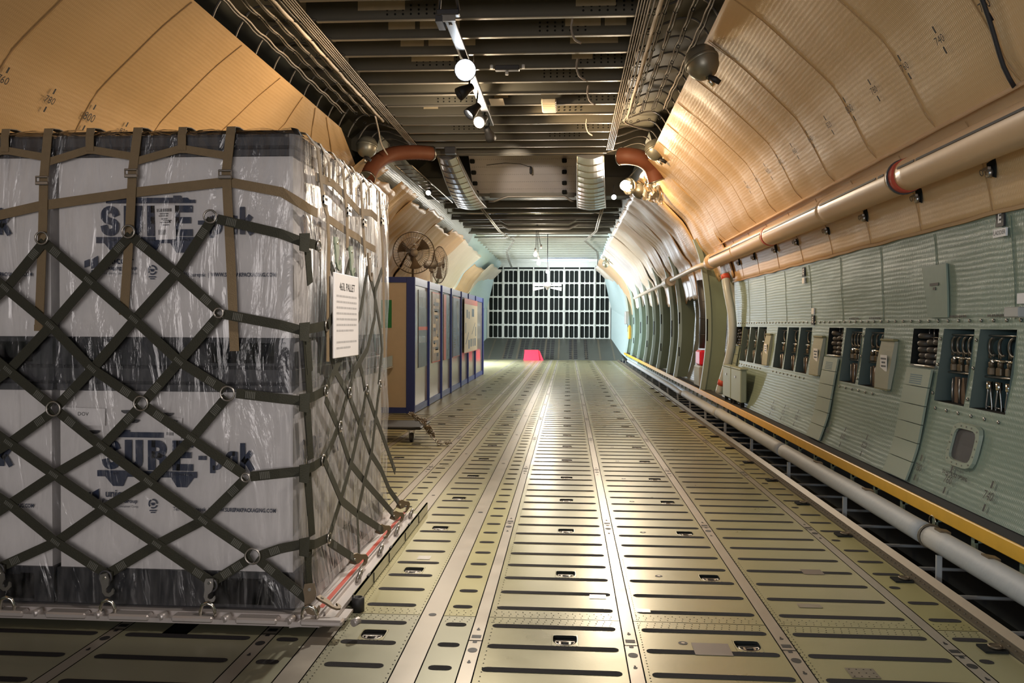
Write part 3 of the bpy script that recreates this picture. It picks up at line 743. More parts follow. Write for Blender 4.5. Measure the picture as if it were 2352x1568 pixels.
# --- clear plastic film round the whole load
FX0, FX1, FYa, FYb, FZ0, FZ1 = -3.75, -1.277, 3.862, 5.80, .10, 2.392
def film_pt(t, z):            # t runs round three sides: front (left to right), right side (front to back)
    LF = FX1-FX0
    wob = .010*nz(t*3.1, z*.9, 1.) + .006*nz(t*13, z*1.4, 5.)
    taper = .0 if z > .35 else -.0
    flare = .05*max(0., (.30-z)/.3)
    if t < LF-.06:
        return (FX0+t, FYa-.008-wob*.6-flare*.3, z)
    if t < LF+.06:
        a = (t-LF+.06)/.12*PI/2
        return (FX1-.06+(.06+wob)*math.sin(a)+flare*math.sin(a), FYa+.06-(.068)*math.cos(a)-flare*.3*math.cos(a), z)
    y = FYa+.06+(t-LF-.06)
    bul = 0.
    ye = FYb-y
    if ye < .35:
        for zc, hh, am in ((1.95,.42,.03),(1.62,.30,.045),(.86,.28,.06),(.5,.2,.03)): bul += am*max(0., 1-abs(z-zc)/hh)*max(0., 1-ye/.35)
    return (FX1+.004+wob+bul*.35+flare, y, z)
b = MB(); LF = FX1-FX0; TT = frange(0, LF-.08, 40)+frange(LF-.06, LF+.06, 8)+frange(LF+.1, LF+FYb-FYa-.06, 44)
ZZ = frange(FZ0, FZ1-.03, 44)
b.grid(film_pt, TT, ZZ, mf=lambda t, z: 1 if t > LF-.05 else 0)
top = [film_pt(t, FZ1-.03) for t in TT]; n0 = []
def inn(p, d, z): return (min(p[0], FX1-d) if p[1] > FYa+.05 else p[0] - (d if p[0] > FX1-.07 else 0), max(p[1], FYa+d), z)
hump = lambda p: abs(math.sin(PI*(p[0]+2.509)/.2255)) if p[1] < FYa+.05 else abs(math.sin(PI*(p[1]-4.0)/.44))
r0 = top; r1 = [inn(p, .02, FZ1-.016+.020*hump(p)+.004*nz(p[0]*4,p[1]*4)) for p in top]; r2 = [inn(p, .06, FZ1-.008+.034*hump(p)*(.7+.5*nz(p[0]*2,p[1]*2))) for p in top]
b.loft([r0, r1, r2], False, sm=True)
b.face([(p[0],p[1],FZ1+.003) for p in r2]+[(FX0,FYb,FZ1+.003)])
b.face([(FX1,FYb,FZ0),(FX0,FYb,FZ0),(FX0,FYb,FZ1),(FX1,FYb,FZ1)])
tag(b.build('plastic_film', [M['film'], M['film_side']]), 'clear wrinkled plastic film wrapped round the stacked white boxes', 'plastic wrap')
# dark gap seen through the film between top corner lid: handled by the lids themselves

# --- side net (olive): straps, rings, hooks
NET = empty('cargo_net', (-2.3,3.82,1.0), 'olive diamond-pattern webbing net strapped over the sides of the wrapped boxes', 'cargo net')
YN = 3.818
F = lambda p, d=0.: V(p[0], YN-d, p[1])
down = [[(-2.52,1.85),(-2.293,1.662),(-2.07,1.478),(-1.85,1.28),(-1.625,1.145)], [(-2.09,1.88),(-1.862,1.701),(-1.655,1.52)],
 [(-2.95,1.83),(-2.712,1.626),(-2.487,1.447),(-2.28,1.24),(-2.045,1.09)], [(-2.015,1.063),(-1.789,.912),(-1.535,.745)],
 [(-2.95,1.43),(-2.70,1.23),(-2.482,1.06)], [(-2.452,1.033),(-2.234,.866),(-2.0,.701),(-1.732,.521),(-1.50,.372)], [(-1.47,.345),(-1.215,.15)],
 [(-3.2,1.22),(-2.95,1.05),(-2.699,.877),(-2.473,.728),(-2.226,.567),(-1.96,.40),(-1.69,.225)], [(-3.2,.9),(-2.95,.73),(-2.70,.579),(-2.466,.40),(-2.21,.25)], [(-3.2,.56),(-2.95,.41),(-2.75,.27)]]
up = [[(-2.52,1.85),(-2.712,1.626),(-2.95,1.43)], [(-2.09,1.88),(-2.293,1.662),(-2.487,1.447),(-2.70,1.23),(-2.95,1.05),(-3.2,.83)],
 [(-1.69,1.955),(-1.862,1.701),(-2.07,1.478),(-2.28,1.24),(-2.455,1.062)], [(-2.482,1.03),(-2.699,.877),(-2.95,.73),(-3.2,.56)],
 [(-1.655,1.50),(-1.85,1.28),(-2.018,1.092)], [(-2.046,1.06),(-2.234,.866),(-2.473,.728),(-2.70,.579),(-2.95,.42)],
 [(-1.62,1.11),(-1.789,.912),(-2.0,.701),(-2.226,.567),(-2.466,.40),(-2.75,.27)], [(-1.53,.72),(-1.732,.521),(-1.96,.40),(-2.21,.25)], [(-1.50,.345),(-1.69,.225)]]
def strap(pts, nrm, w=.046, m='web', name='strap', parent=None, t=.004):
    b = MB(); b.ribbon(pts, w, nrm, t); return local(b, name, M[m], parent or NET)
def patch(o, p, d, nrm, w=.034, l=.05):
    p = Vector(p); d = Vector(d).normalized(); n_ = Vector(nrm).normalized(); a = n_.cross(d)
    g = MB(); q = p+n_*.0045
    for i in range(6):
        c = q+d*(i-2.5)*l/6
        g.face([c-a*w/2-d*l/18, c+a*w/2-d*l/18, c+a*w/2+d*l/18, c-a*w/2+d*l/18])
    e = g.build('stitching', M['stitch'], o); e.matrix_basis = parent_world(o).inverted(); e.matrix_parent_inverse = Matrix()
for pts in down:
    P3 = [F(p, .0) for p in pts]; o = strap(P3, (0,-1,0))
    patch(o, P3[0]+(P3[1]-P3[0]).normalized()*.08, P3[1]-P3[0], (0,-1,0)); patch(o, P3[-1]+(P3[-2]-P3[-1]).normalized()*.08, P3[-1]-P3[-2], (0,-1,0))
    for q in P3[1:-1]: patch(o, q, P3[1]-P3[0], (0,-1,0), .02, .05)
for pts in up:
    P3 = [F(p, -.0085) for p in pts]; o = strap(P3, (0,-1,0))
    patch(o, P3[0]+(P3[1]-P3[0]).normalized()*.08, P3[1]-P3[0], (0,-1,0)); patch(o, P3[-1]+(P3[-2]-P3[-1]).normalized()*.08, P3[-1]-P3[-2], (0,-1,0))
def nring(p, nrm=(0,-1,0), R=.034, r=.005, m='steel'):
    b = MB(); b.torus(p, nrm, R, r, 22, 8); return local(b, 'ring', M[m], NET)
for p in ((-2.467,1.046),(-2.032,1.077),(-1.608,1.129)): nring(F(p,.012))
nring(F((-1.52,.732),.012), R=.02); nring(F((-1.486,.358),.012), R=.036)
for p in ((-2.52,1.865),(-2.09,1.895),(-1.69,1.965)): nring(F(p,.012), R=.03)
nring(F((-1.65,1.51),.012), R=.022)
# horizontal straps running to the corner and round it
XS = -1.222
def corner(z0, x0, zc, zs, ys=4.05):
    pts = [F((x0,z0)), F((-1.36,(z0*.35+zc*.65)),-.004), V(-1.262,3.845,zc), V(XS-.005,3.93,zc*.5+zs*.5), V(XS,ys,zs)]
    o = strap(pts, [(0,-1,0),(0,-1,0),(.7,-.7,0),(1,-.1,0),(1,0,0)]); patch(o, pts[0]+(pts[1]-pts[0]).normalized()*.07, pts[1]-pts[0], (0,-1,0))
    nring((XS+.008, ys, zs), (1,0,0), .026); 
    b = MB(); b.poly([(-1.262,3.81,zc-.045),(-1.225,3.83,zc-.055),(-1.222,3.84,zc+.04),(-1.262,3.81,zc+.035)], (.004,-.004,0)); local(b, 'keeper', M['web'], NET)
    b = MB(); b.poly([(-1.245,3.83,zc-.04),(-1.225,3.86,zc-.04),(-1.215,3.86,zc-.19),(-1.23,3.83,zc-.21)], (.004,-.003,0)); local(b, 'strap_tail', M['web'], NET)
corner(1.955,-1.66,1.85,1.84,3.96); corner(1.505,-1.63,1.43,1.454,4.097); corner(1.13,-1.57,1.095,1.125,4.084); corner(.735,-1.50,.76,.78,4.04); corner(.36,-1.45,.41,.365,4.14)
for a, c in (((3.90,1.40),(3.93,1.12)),((3.90,1.09),(3.95,.80)),((3.92,.78),(3.97,.42)),((3.95,.40),(3.9,.16))):
    strap([V(-1.258,a[0],a[1]), V(-1.25,c[0],c[1])], (1,-.35,0))
SIDE = {'a':[(4.098,1.084),(4.324,.915),(4.566,.681),(4.857,.536),(5.27,.343),(5.605,.137)],'b':[(4.51,1.081),(4.764,.879),(5.026,.667),(5.33,.508),(5.59,.321),(5.80,.17)],
'c':[(4.905,1.067),(5.113,.898),(5.303,.764),(5.75,.42)],'d':[(4.034,.781),(4.342,.515),(4.68,.367),(5.165,.15)],'e':[(4.153,.344),(4.551,.136)],
'f':[(4.51,1.081),(4.424,1.007),(4.324,.915),(4.136,.813),(4.041,.78)],'g':[(4.905,1.067),(4.854,.978),(4.764,.879),(4.566,.681),(4.342,.515),(4.137,.377)],
'h':[(5.252,1.071),(5.182,.974),(5.026,.667),(4.857,.536),(4.68,.367),(4.569,.155)],'i':[(4.097,1.454),(4.258,1.223),(4.51,1.081)],'i2':[(4.084,1.125),(4.258,1.223),(4.5,1.35),(4.78,1.523),(4.953,1.802)],
'j':[(4.51,1.081),(4.637,1.198),(4.935,1.314),(5.12,1.5),(5.141,1.681),(5.318,1.813)],'k':[(4.097,1.454),(4.289,1.562),(4.507,1.808)],'l':[(4.186,1.772),(4.413,1.565),(4.684,1.321),(4.853,1.16),(4.905,1.067)],
'm':[(4.953,1.81),(5.118,1.669),(5.297,1.431),(5.347,1.302),(5.252,1.071)]}
for i, (k, pts) in enumerate(SIDE.items()):
    off = .005*(i % 4)
    fl_ = lambda z: .05*max(0., (.30-z)/.3)
    P3 = [V(XS+off+fl_(z)*1.6, y, z) for y, z in pts]; o = strap(P3, (1,0,.0))
    patch(o, P3[0]+(P3[1]-P3[0]).normalized()*.09, P3[1]-P3[0], (1,0,0)); patch(o, P3[-1]+(P3[-2]-P3[-1]).normalized()*.09, P3[-1]-P3[-2], (1,0,0))
for y, z in ((4.51,1.081),(4.905,1.067),(5.252,1.071),(4.324,.915)): nring((XS+.015,y,z),(1,0,0),.026)
def hook(p, d, up, m='hook_brown', s=1.):       # flat snap hook pointing along d, plate normal = d x up
    p = Vector(p); d = Vector(d).normalized(); u = Vector(up); u = (u-d*u.dot(d)).normalized(); n_ = d.cross(u)
    out = [(-.075,-.022),(-.05,-.030),(-.01,-.026),(.03,-.030),(.055,-.018),(.066,.008),(.056,.034),(.036,.042),(.022,.036),(.040,.022),(.044,.006),(.034,-.006),(.016,-.004),(0,.016),(-.03,.026),(-.075,.022)]
    b = MB(); b.poly([p+d*a*s+u*c*s-n_*.005 for a, c in out], n_*.010)
    o = local(b, 'hook', M[m], NET); g = MB(); g.cyl(p+d*-.05*s-n_*.009, p+d*-.05*s+n_*.009, .008, 8); e = g.build('rivet', M['chrome'], o); e.matrix_basis = parent_world(o).inverted(); e.matrix_parent_inverse = Matrix()
for x, z in ((-2.75,.255),(-2.21,.235),(-1.69,.21)): 
    nring(F((x,z+.005),.014), R=.03, m='charcoal'); b = MB(); b.box(x-.032,x+.032,YN-.012,YN-.004,z-.01,z+.03); local(b, 'keeper', M['web'], NET)
    hx = min(HOOKX, key=lambda q: abs(q-x)); hook(V((x+hx)/2, YN-.03, (z+.13)/2+.02), V(hx-x,-.01,.125-z), (1,0,0), 'steel', .8)
hook(V(-1.20,3.79,.16), (.1,-.1,-1), (1,0,0), s=1.05); hook(V(-1.13,3.86,.125), (1,-.2,-.45), (0,1,0), s=.9)
for y0, z0, y1 in ((4.551,.136,4.66),(5.165,.15,5.28),(5.605,.137,5.70),(5.80,.17,5.92)):
    hook(V(-1.165,(y0+y1)/2-.03,z0-.005), (.35,1,-.35), (-.3,.0,-1), s=1.2)
for y, z in ((4.24,1.82),(4.53,1.80),(4.95,1.80)): hook(V(XS+.02,y,z), (.05,.1,-1), (0,1,0), 'green_web' if y < 4.6 else 'hook_brown', 1.25)

# --- top net (tan): straps with buckles
TN = empty('top_net', (-2.0,3.82,2.2), 'tan webbing net with metal buckles hanging over the top of the wrapped boxes', 'cargo net')
YT = 3.840
def tstrap(pts, nrm, w=.044): return strap(pts, nrm, w, 'web_tan', 'strap', TN)
Fy = lambda x, z, d=0.: V(x, YT-d, z)
VERT = [(-2.509,2.36,-2.528,2.153,-2.535,1.87,-2.556,1.42),(-2.063,2.36,-2.085,2.185,-2.10,1.90,-2.13,1.50),(-1.605,2.36,-1.625,2.177,-1.60,1.7,-1.585,1.33),(-2.95,2.36,-2.97,2.15,-2.98,1.86,-3.0,1.45)]
for a in VERT:
    tstrap([V(a[0],3.95,FZ1+.010), V(a[0],3.90,FZ1+.012), V(a[0],3.850,FZ1+.004), Fy(a[0],2.355), Fy(a[2],a[3],.002), Fy(a[4],a[5],.004), Fy(a[6],a[7],.004)], [(0,0,1),(0,-.1,1),(0,-.7,.7),(0,-1,0),(0,-1,0),(0,-1,0),(0,-1,0)])
    b = MB(); x, z = a[2], a[3]-.01
    b.bbox(x-.033,x+.033,YT-.022,YT-.010,z-.022,z-.004,.003).bbox(x-.033,x+.033,YT-.022,YT-.010,z+.012,z+.022,.003).bbox(x-.033,x-.027,YT-.02,YT-.012,z-.02,z+.02,.002).bbox(x+.027,x+.033,YT-.02,YT-.012,z-.02,z+.02,.002)
    local(b, 'buckle', M['steel'], TN)
    b = MB(); b.box(a[6]-.021,a[6]+.021,YT-.0095,YT-.0062,a[7],a[7]+.03); local(b, 'strap_end', M['web_tan'], TN)
for x in (-2.725,-2.298,-1.842): tstrap([V(x,3.95,FZ1+.010), V(x,3.90,FZ1+.012), V(x,3.850,FZ1+.004), Fy(x,2.355), Fy(x,2.285)], [(0,0,1),(0,-.1,1),(0,-.7,.7),(0,-1,0),(0,-1,0)], .04)
for a, c, e in ((-2.95,-2.725,-2.51),(-2.51,-2.298,-2.07),(-2.07,-1.842,-1.61)):
    tstrap([Fy(a,2.235,-.004), Fy(c-.02,2.29,-.004), Fy(c+.02,2.29,-.004), Fy(e,2.255,-.004)], (0,-1,0), .036)
tstrap([Fy(-2.95,1.94,-.006), Fy(-2.556,2.024,-.006), Fy(-2.09,2.086,-.006), Fy(-1.624,2.135,-.006), Fy(-1.36,2.085,-.006), V(-1.266,3.845,2.03), V(-1.245,3.935,2.012), V(-1.243,4.03,2.01)], [(0,-1,0)]*4+[(0,-1,0),(.7,-.7,0),(1,-.2,0),(1,0,0)], .046)
XT = -1.238
ST_ = {'v1':[(4.002,2.326),(4.074,2.079),(4.14,2.012),(4.148,1.869),(4.12,1.27)],'v2':[(4.452,2.309),(4.523,2.084),(4.524,1.869)],'v3':[(4.845,2.305),(4.877,2.065),(4.931,1.867)],'v4':[(5.313,2.324),(5.351,2.134),(5.403,1.928),(5.436,1.241)]}
for i, (k, pts) in enumerate(ST_.items()):
    tstrap([V(FX1-.06,pts[0][0],FZ1+.010), V(FX1-.012,pts[0][0],FZ1+.002)]+[V(XT+.006+.004*j,y,z) for j, (y, z) in enumerate(pts)], [(0,0,1),(.5,0,.8)]+[(1,0,0)]*len(pts))
    y, z = pts[1]; b = MB(); x = XT+.018
    b.box(x,x+.010,y-.033,y+.033,z-.022,z-.004).box(x,x+.010,y-.033,y+.033,z+.012,z+.022).box(x,x+.008,y-.033,y-.027,z-.02,z+.02).box(x,x+.008,y+.027,y+.033,z-.02,z+.02); local(b, 'buckle', M['chrome'], TN)
for pts in ([(4.01,2.185),(4.303,2.203),(4.47,2.184),(4.857,2.129),(5.16,2.162),(5.314,2.147)],[(4.186,2.009),(4.394,1.994),(4.569,1.983),(4.817,1.973),(4.994,1.952),(5.268,1.942)]):
    tstrap([V(XT-.006,y,z) for y, z in pts], (1,0,0), .042)
for a, c in ((4.22,4.46),(4.66,4.845),(5.08,5.313)): tstrap([V(FX1-.06,a,FZ1+.008), V(FX1-.01,a,FZ1+.0), V(XT-.003,a,2.30), V(XT-.003,a+.01,2.2)], [(0,0,1),(.6,0,.7),(1,0,0),(1,0,0)], .036)

# --- hanging info board
M['small_print'] = mat('faint_grey_print', (.45,.44,.44), .6)
ib = empty('info_board', (-1.19,4.36,1.28), 'white hanging info board headed 463L PALLET tied to the net', 'sign')
b = MB(); b.bbox(-1.196,-1.184,4.13,4.61,1.285,1.725,.003); bd = local(b, 'board', M['paper'], ib)
place(text_mesh('463L PALLET', .058, 'lettering', M['ink'], 0, .95), 'lettering', (-1.1825,4.37,1.655), (0,1,0), (0,0,1), ib)
tx = MB(); rr = random.Random(5)
for i, w in enumerate((.40,.40,.40,.40,.41,.40,.33,0,.40,.27)):   # unreadably small text lines
    y = 4.165
    while y < 4.165+w:
        e = min(y+rr.uniform(.018,.06), 4.165+w); z = 1.607-.030*i
        tx.face([(-1.1832,y,z-.005),(-1.1832,e,z-.005),(-1.1832,e,z+.005),(-1.1832,y,z+.005)]); y = e+.007
local(tx, 'small_print', M['small_print'], ib)
for y in (4.17,4.57): b = MB(); b.torus((-1.19,y,1.735), (1,0,0), .016, .002, 12, 5); local(b, 'tie', M['black'], ib)

# --- floor chain and caster trolley behind the pallet
tr = empty('caster_trolley', (-1.98,10.2,0), 'low black trolley corner on a caster wheel behind the wrapped pallet', 'trolley')
b = MB(); b.bbox(-2.9,-1.80,10.05,10.75,.160,.195,.012); local(b, 'deck', M['black'], tr)
for x in (-1.93,-2.75):
    b = MB(); b.lathe([(.028,-.025),(.055,-.022),(.058,0),(.055,.022),(.028,.025)], (x,10.14,.058), (1,0,0), 20); w = local(b, 'wheel', M['charcoal'], tr)
    b = MB(); b.box(x-.034,x-.028,10.11,10.17,.05,.15).box(x+.028,x+.034,10.11,10.17,.05,.15).box(x-.05,x+.05,10.09,10.19,.148,.154); local(b, 'caster_fork', M['steel'], tr)
ch = empty('chain', (-1.7,10.1,.2), 'rusty tie-down chain heaped from the black trolley down to the floor', 'chain')
pa = cat_rom([(-1.95,10.2,.34),(-1.88,10.12,.30),(-1.78,10.03,.27),(-1.70,9.98,.20),(-1.64,9.94,.12),(-1.56,9.88,.03),(-1.47,9.9,.02),(-1.40,9.84,.02)], 5)
rc = random.Random(3); nl = 0
for i in range(len(pa)-1):
    for k in range(3 if i < 22 else 1):
        p = Vector(pa[i])+V(rc.uniform(-.03,.03), rc.uniform(-.03,.03), rc.uniform(-.02,.03)); p.z = max(p.z, .02)
        d = (Vector(pa[i+1])-Vector(pa[i])).normalized(); n_ = Vector((rc.uniform(-1,1), rc.uniform(-1,1), rc.uniform(-1,1))).normalized(); n_ = (n_-d*n_.dot(d)).normalized(); a = n_.cross(d)
        b = MB(); b.tube([p+d*.026*math.cos(t)+a*.015*math.sin(t) for t in [2*PI*j/10 for j in range(10)]], .0045, 6, 0, False, True)
        if nl < 95: local(b, 'link', M['hook_brown' if k else 'steel'], ch)
        nl += 1
b = MB(); b.bbox(-1.73,-1.66,9.93,9.97,.17,.23,.012); local(b, 'binder', M['hook_brown'], ch)
# ------------------------------------------------------------------ right wall fittings
# contents of the open bays: shelf rod, hooks hung at the top, binders on the rod, binders hanging below
def place_copy(proto, used, loc, label, rz=0.):
    o = proto if not used else copy_tree(proto); used.append(1); o.location = loc; o.rotation_euler.z = rz; o['label'] = label; return o
M['hook_steel'] = mat('dull_hook_steel', (.17,.155,.13), .4, metal=.7)
def hook_proto():
    r = empty('hanging_hook', (0,0,0), '-', 'hook', 'steel hooks hung in the wall bays')
    b = MB(); pts = [(0,.0,0),(0,.0,-.02)]+[(0,-.045+.05*math.cos(a),-.06+.055*math.sin(a)) for a in [PI/2-i*PI*1.15/12 for i in range(13)]]
    b.tube([V(0,p[1]+.045,p[2]+.0) for p in pts[2:]], [.007+.003*math.sin(PI*i/12) for i in range(13)], 8); b.build('hook', M['hook_steel'], r)
    b = MB(); b.cyl((0,.03,-.11),(0,.025,-.134),.004,6).cyl((0,.05,-.10),(0,.05,-.134),.004,6); b.build('chain_rod', M['hook_brown'], r)
    return r
def binder_proto():
    r = empty('chain_binder', (0,0,0), '-', 'tie-down device', 'chain binders on the wall bay rods')
    b = MB(); b.bbox(-.02,.02,-.022,.022,.0,.05,.006).lathe([(.016,0),(.018,.03),(.012,.035)], (0,0,.05), (0,0,1), 12); b.build('body', M['hook_brown'], r)
    b = MB(); b.cyl((0,-.05,.09),(0,.05,.092),.008,8).cyl((0,0,.08),(0,0,.095),.01,8); b.build('handle', M['chrome'], r)
    return r
def long_proto():
    r = empty('tension_jack', (0,0,0), '-', 'tie-down device', 'tension jacks hanging in the wall bays')
    b = MB()
    for s in (-1,1): b.tube([(0,s*.014,0),(0,s*.018,-.05),(0,s*.034,-.13),(0,s*.034,-.22),(0,s*.02,-.25)], .006, 7)
    for z in (-.14,-.21): b.cyl((0,-.034,z),(0,.034,z),.005,6)
    b.build('frame', M['steel'], r)
    b = MB(); b.lathe([(.018,.02),(.019,-.025),(.014,-.03)], (0,0,0), (0,0,1), 14); b.build('cap', M['chrome'], r)
    b = MB(); b.poly([(-.006,-.022,-.25),(-.006,.022,-.25),(-.006,.03,-.29),(-.006,-.03,-.29)], (.012,0,0)); b.build('foot', M['hook_brown'], r)
    return r
def jack_proto():
    r = empty('ratchet_lever', (0,0,0), '-', 'tie-down device', 'ratchet levers hanging in the wall bays')
    b = MB(); b.poly([(-.012,-.012,.0),(-.012,.012,.0),(-.012,.03,-.08),(-.012,.026,-.17),(-.012,.0,-.21),(-.012,-.03,-.19),(-.012,-.034,-.12)], (.024,0,0)); b.build('lever', M['lever'], r)
    b = MB(); b.tube([(-.02,.02,-.01),(-.02,.034,-.1),(-.02,.02,-.2)], .006, 6); b.build('chain_rod', M['steel'], r)
    return r
M['lever'] = mat('tarnished_lever', (.22,.15,.10), .45, metal=.4, var=.3, vscale=10)
HK, BD, LJ, RL = hook_proto(), binder_proto(), long_proto(), jack_proto()
uh, ub, ul, ur = [], [], [], []
cbays = [k for k, t in BAYS.items() if t == 'c']; sbays = [k for k, t in BAYS.items() if t == 's']
for i, k in enumerate(cbays):
    a, c = bay_span(k); nm = f'{ordinal(i+1)} open wall bay from right'
    b = MB(); b.cyl((2.655,a+.003,1.155),(2.655,c-.003,1.15),.007,8) ; b.build('shelf_rod', M['steel'], wall_right)
    b = MB(); b.cyl((2.675,a+.003,1.41),(2.675,c-.003,1.41),.006,8); b.build('hanger_rod', M['steel'], wall_right)
    n = (3,4,3,4,2,2,2,2,2,2)[i] if i < 10 else 2
    big = c-a
    for j in range(n): place_copy(HK, uh, (2.665, a+.12+(.24 if n > 2 else .14)*j/max(1,n-1), 1.40), f'curved steel hook, {ordinal(j+1)} at the top of the {nm}')
    for j in range(3 if i < 4 else 2): place_copy(BD, ub, (2.655, a+.14+.11*j, 1.163), f'stubby chain binder, {ordinal(j+1)} on the rod of the {nm}', (0,.3,-.3)[j])
    if i == 0:
        for j in range(3): place_copy(LJ, ul, (2.635, a+.11+.115*j, 1.105), f'bottle-shaped wire tension jack with bright cap, {ordinal(j+1)} in the rightmost open wall bay')
    else:
        for j in range(2): place_copy(RL, ur, (2.642, a+.17+.10*j, 1.125), f'tarnished ratchet lever, {ordinal(j+1)} under the rod of the {nm}')
# knobs in two bays
for k, c_ in ((10,'yellow'),(13,'yellow')):
    a, c = bay_span(k); b = MB(); b.lathe([(.02,-.02),(.05,-.012),(.055,0),(.05,.012),(.02,.02)], (2.66,a+.05,1.36), (1,0,0), 18)
    tag(b.build('round_knob', M['amber']) if 'amber' in M else b.build('round_knob', M.setdefault('amber', mat('amber_plastic', (.70,.36,.08), .4))), f'amber round disc at the top of the {"nearer" if k == 10 else "farther"} narrow green bay', 'disc')
# rolls stacked on trays
def roll_proto():
    b = MB(); b.torus((0,0,0), (0,0,1), .048, .022, 20, 10); b.torus((0,0,0), (0,0,1), .030, .016, 16, 8)
    o = b.build('strap_roll', M['roll']); return tag(o, '-', 'rubber roll', 'brown rolls stacked in the wall bays')
RP = roll_proto(); used = []; rr = random.Random(11)
for i, k in enumerate(sbays):
    a, c = bay_span(k); nm = ('nearest','middle','farthest')[i]
    b = MB(); b.cyl((2.585,a-.03,1.178),(2.585,c-.12,1.178),.010,8); b.box(2.585,2.86,a+.02,c-.02,1.172,1.184); b.build('roll_tray', M['steel'], wall_right)
    b = MB()
    for y in (a+.14,a+.22,a+.30): b.cyl((2.68,y,1.448),(2.68,y,1.385),.005,6)
    b.cyl((2.68,a+.13,1.385),(2.68,a+.31,1.383),.006,6).cyl((2.68,a+.22,1.385),(2.68,a+.22,1.345),.006,6)
    b.build('hanger_frame', M['steel'], wall_right)
    for col in range(3):
        n = (4,4,5)[col]
        for j in range(n):
            x = 2.69+rr.uniform(-.008,.008); y = a+.075+.132*col+rr.uniform(-.006,.006); z = 1.206+.0445*j
            o = place_copy(RP, used, (x,y,z), f'brown rubber roll, {ordinal(j+1)} from bottom in the {("right","middle","left")[col]} pile of the {nm} tray')
            if j == n-1: o.rotation_euler = (rr.uniform(-.12,.12), rr.uniform(-.1,.1), 0); o.location.z += .010
# panels with slat joints below the trays
def curved_panel(k, z0, z1, root, off=.02, name='panel', m='green_panel', dy0=.03, dy1=.45):
    a = bay(k); b = MB(); zs = frange(z0, z1, 14)
    outl = []
    for z in zs: outl.append([V(xr(z)-off,a+dy0,z), V(xr(z)-off,a+dy1,z), V(xr(z)-.014,a+dy1,z), V(xr(z)-.014,a+dy0,z)])
    b.loft(outl, True, True, True); return local(b, name, M[m], root)
for i, k in enumerate(sbays):
    a = bay(k); r = empty('slatted_panel', (2.5,a+.24,.36), f'tall green panel with cross joints below the {("nearest","middle","farthest")[i]} tray of brown rolls', 'panel', 'tall green wall panels')
    for j in range(6):
        z0 = .37+.132*j; curved_panel(k, z0+.003, z0+.129, r, .03, 'segment')
    b = MB(); zt = 1.10
    for z in (1.11,1.095,1.08,1.065,1.05): b.face([(xr(z)-.0312,a+.36,z-.004),(xr(z)-.0312,a+.15+.02*((z*1000)%3),z-.004),(xr(z)-.0312,a+.15+.02*((z*1000)%3),z+.004),(xr(z)-.0312,a+.36,z+.004)])
    local(b, 'stencil_marks', M['blue_ink'] if 'blue_ink' in M else M.setdefault('blue_ink', mat('faded_blue_ink', (.16,.24,.27), .6)), r)
# canvas covers with white labels between the bays
for i, (k, w) in enumerate(((3,.27),(7,.29),(11,.25))):
    a = bay(k)+(.23,.04,.17)[i]; r = empty('canvas_cover', (2.58,a+w/2,.99), f'{("nearest","middle","farthest")[i]} narrow green canvas cover with a white printed card on the wall', 'cover', 'canvas covers on the wall')
    b = MB(); zs = frange(.965, 1.345, 10)
    b.loft([[V(xr(z)-.030-.012*math.sin(PI*(z-.965)/.38),a,z), V(xr(z)-.034-.018*math.sin(PI*(z-.965)/.38),a+w,z), V(xr(z)-.004,a+w,z), V(xr(z)-.004,a,z)] for z in zs], True, True, True); local(b, 'cover', M['bag'], r)
    b = MB(); b.bbox(xr(1.35)-.045,xr(1.35)-.006,a-.008,a+w+.008,1.347,1.365,.004).box(xr(.96)-.035,xr(.96)-.006,a,a+w,.955,.964); local(b, 'edge_binding', M['bag_edge'] if 'bag_edge' in M else M.setdefault('bag_edge', mat('olive_binding', (.20,.19,.09), .7)), r)
    b = MB(); x = xr(1.17)-.054; b.box(x,x+.002,a+.05,a+.19,1.105,1.235); c = local(b, 'card', M['paper'], r)
    b = MB()
    for z, u, w_ in ((1.205,.065,.115),(1.175,.08,.08),(1.145,.07,.10)):
        for q in range(4): b.face([(x-.001,a+u+w_*(q+.85)/4,z-.007),(x-.001,a+u+w_*q/4,z-.007),(x-.001,a+u+w_*q/4,z+.007),(x-.001,a+u+w_*(q+.85)/4,z+.007)])
    e = b.build('card_print', M['charcoal'], c); e.matrix_parent_inverse = Matrix(); e.matrix_basis = parent_world(c).inverted()
# soft pouch high on the green lining
r = empty('wall_pouch', (2.58,6.1,1.5), 'flat green pouch with stencilled note high on the green lining', 'pouch')
b = MB(); zs = frange(1.53, 1.90, 8)
b.loft([[V(xr(z)-.016,5.88,z), V(xr(z)-.018,6.27-.22*(1.9-z),z), V(xr(z)-.004,6.27-.22*(1.9-z),z), V(xr(z)-.004,5.88,z)] for z in zs], True, True, True); local(b, 'pouch', M['green'], r)
b = MB()
for z, y0, y1 in ((1.765,6.0,6.14),(1.735,6.05,6.09)): b.box(xr(z)-.0205,xr(z)-.019,y0,y1,z-.010,z+.010)
local(b, 'stencil_marks', M['ink'], r)
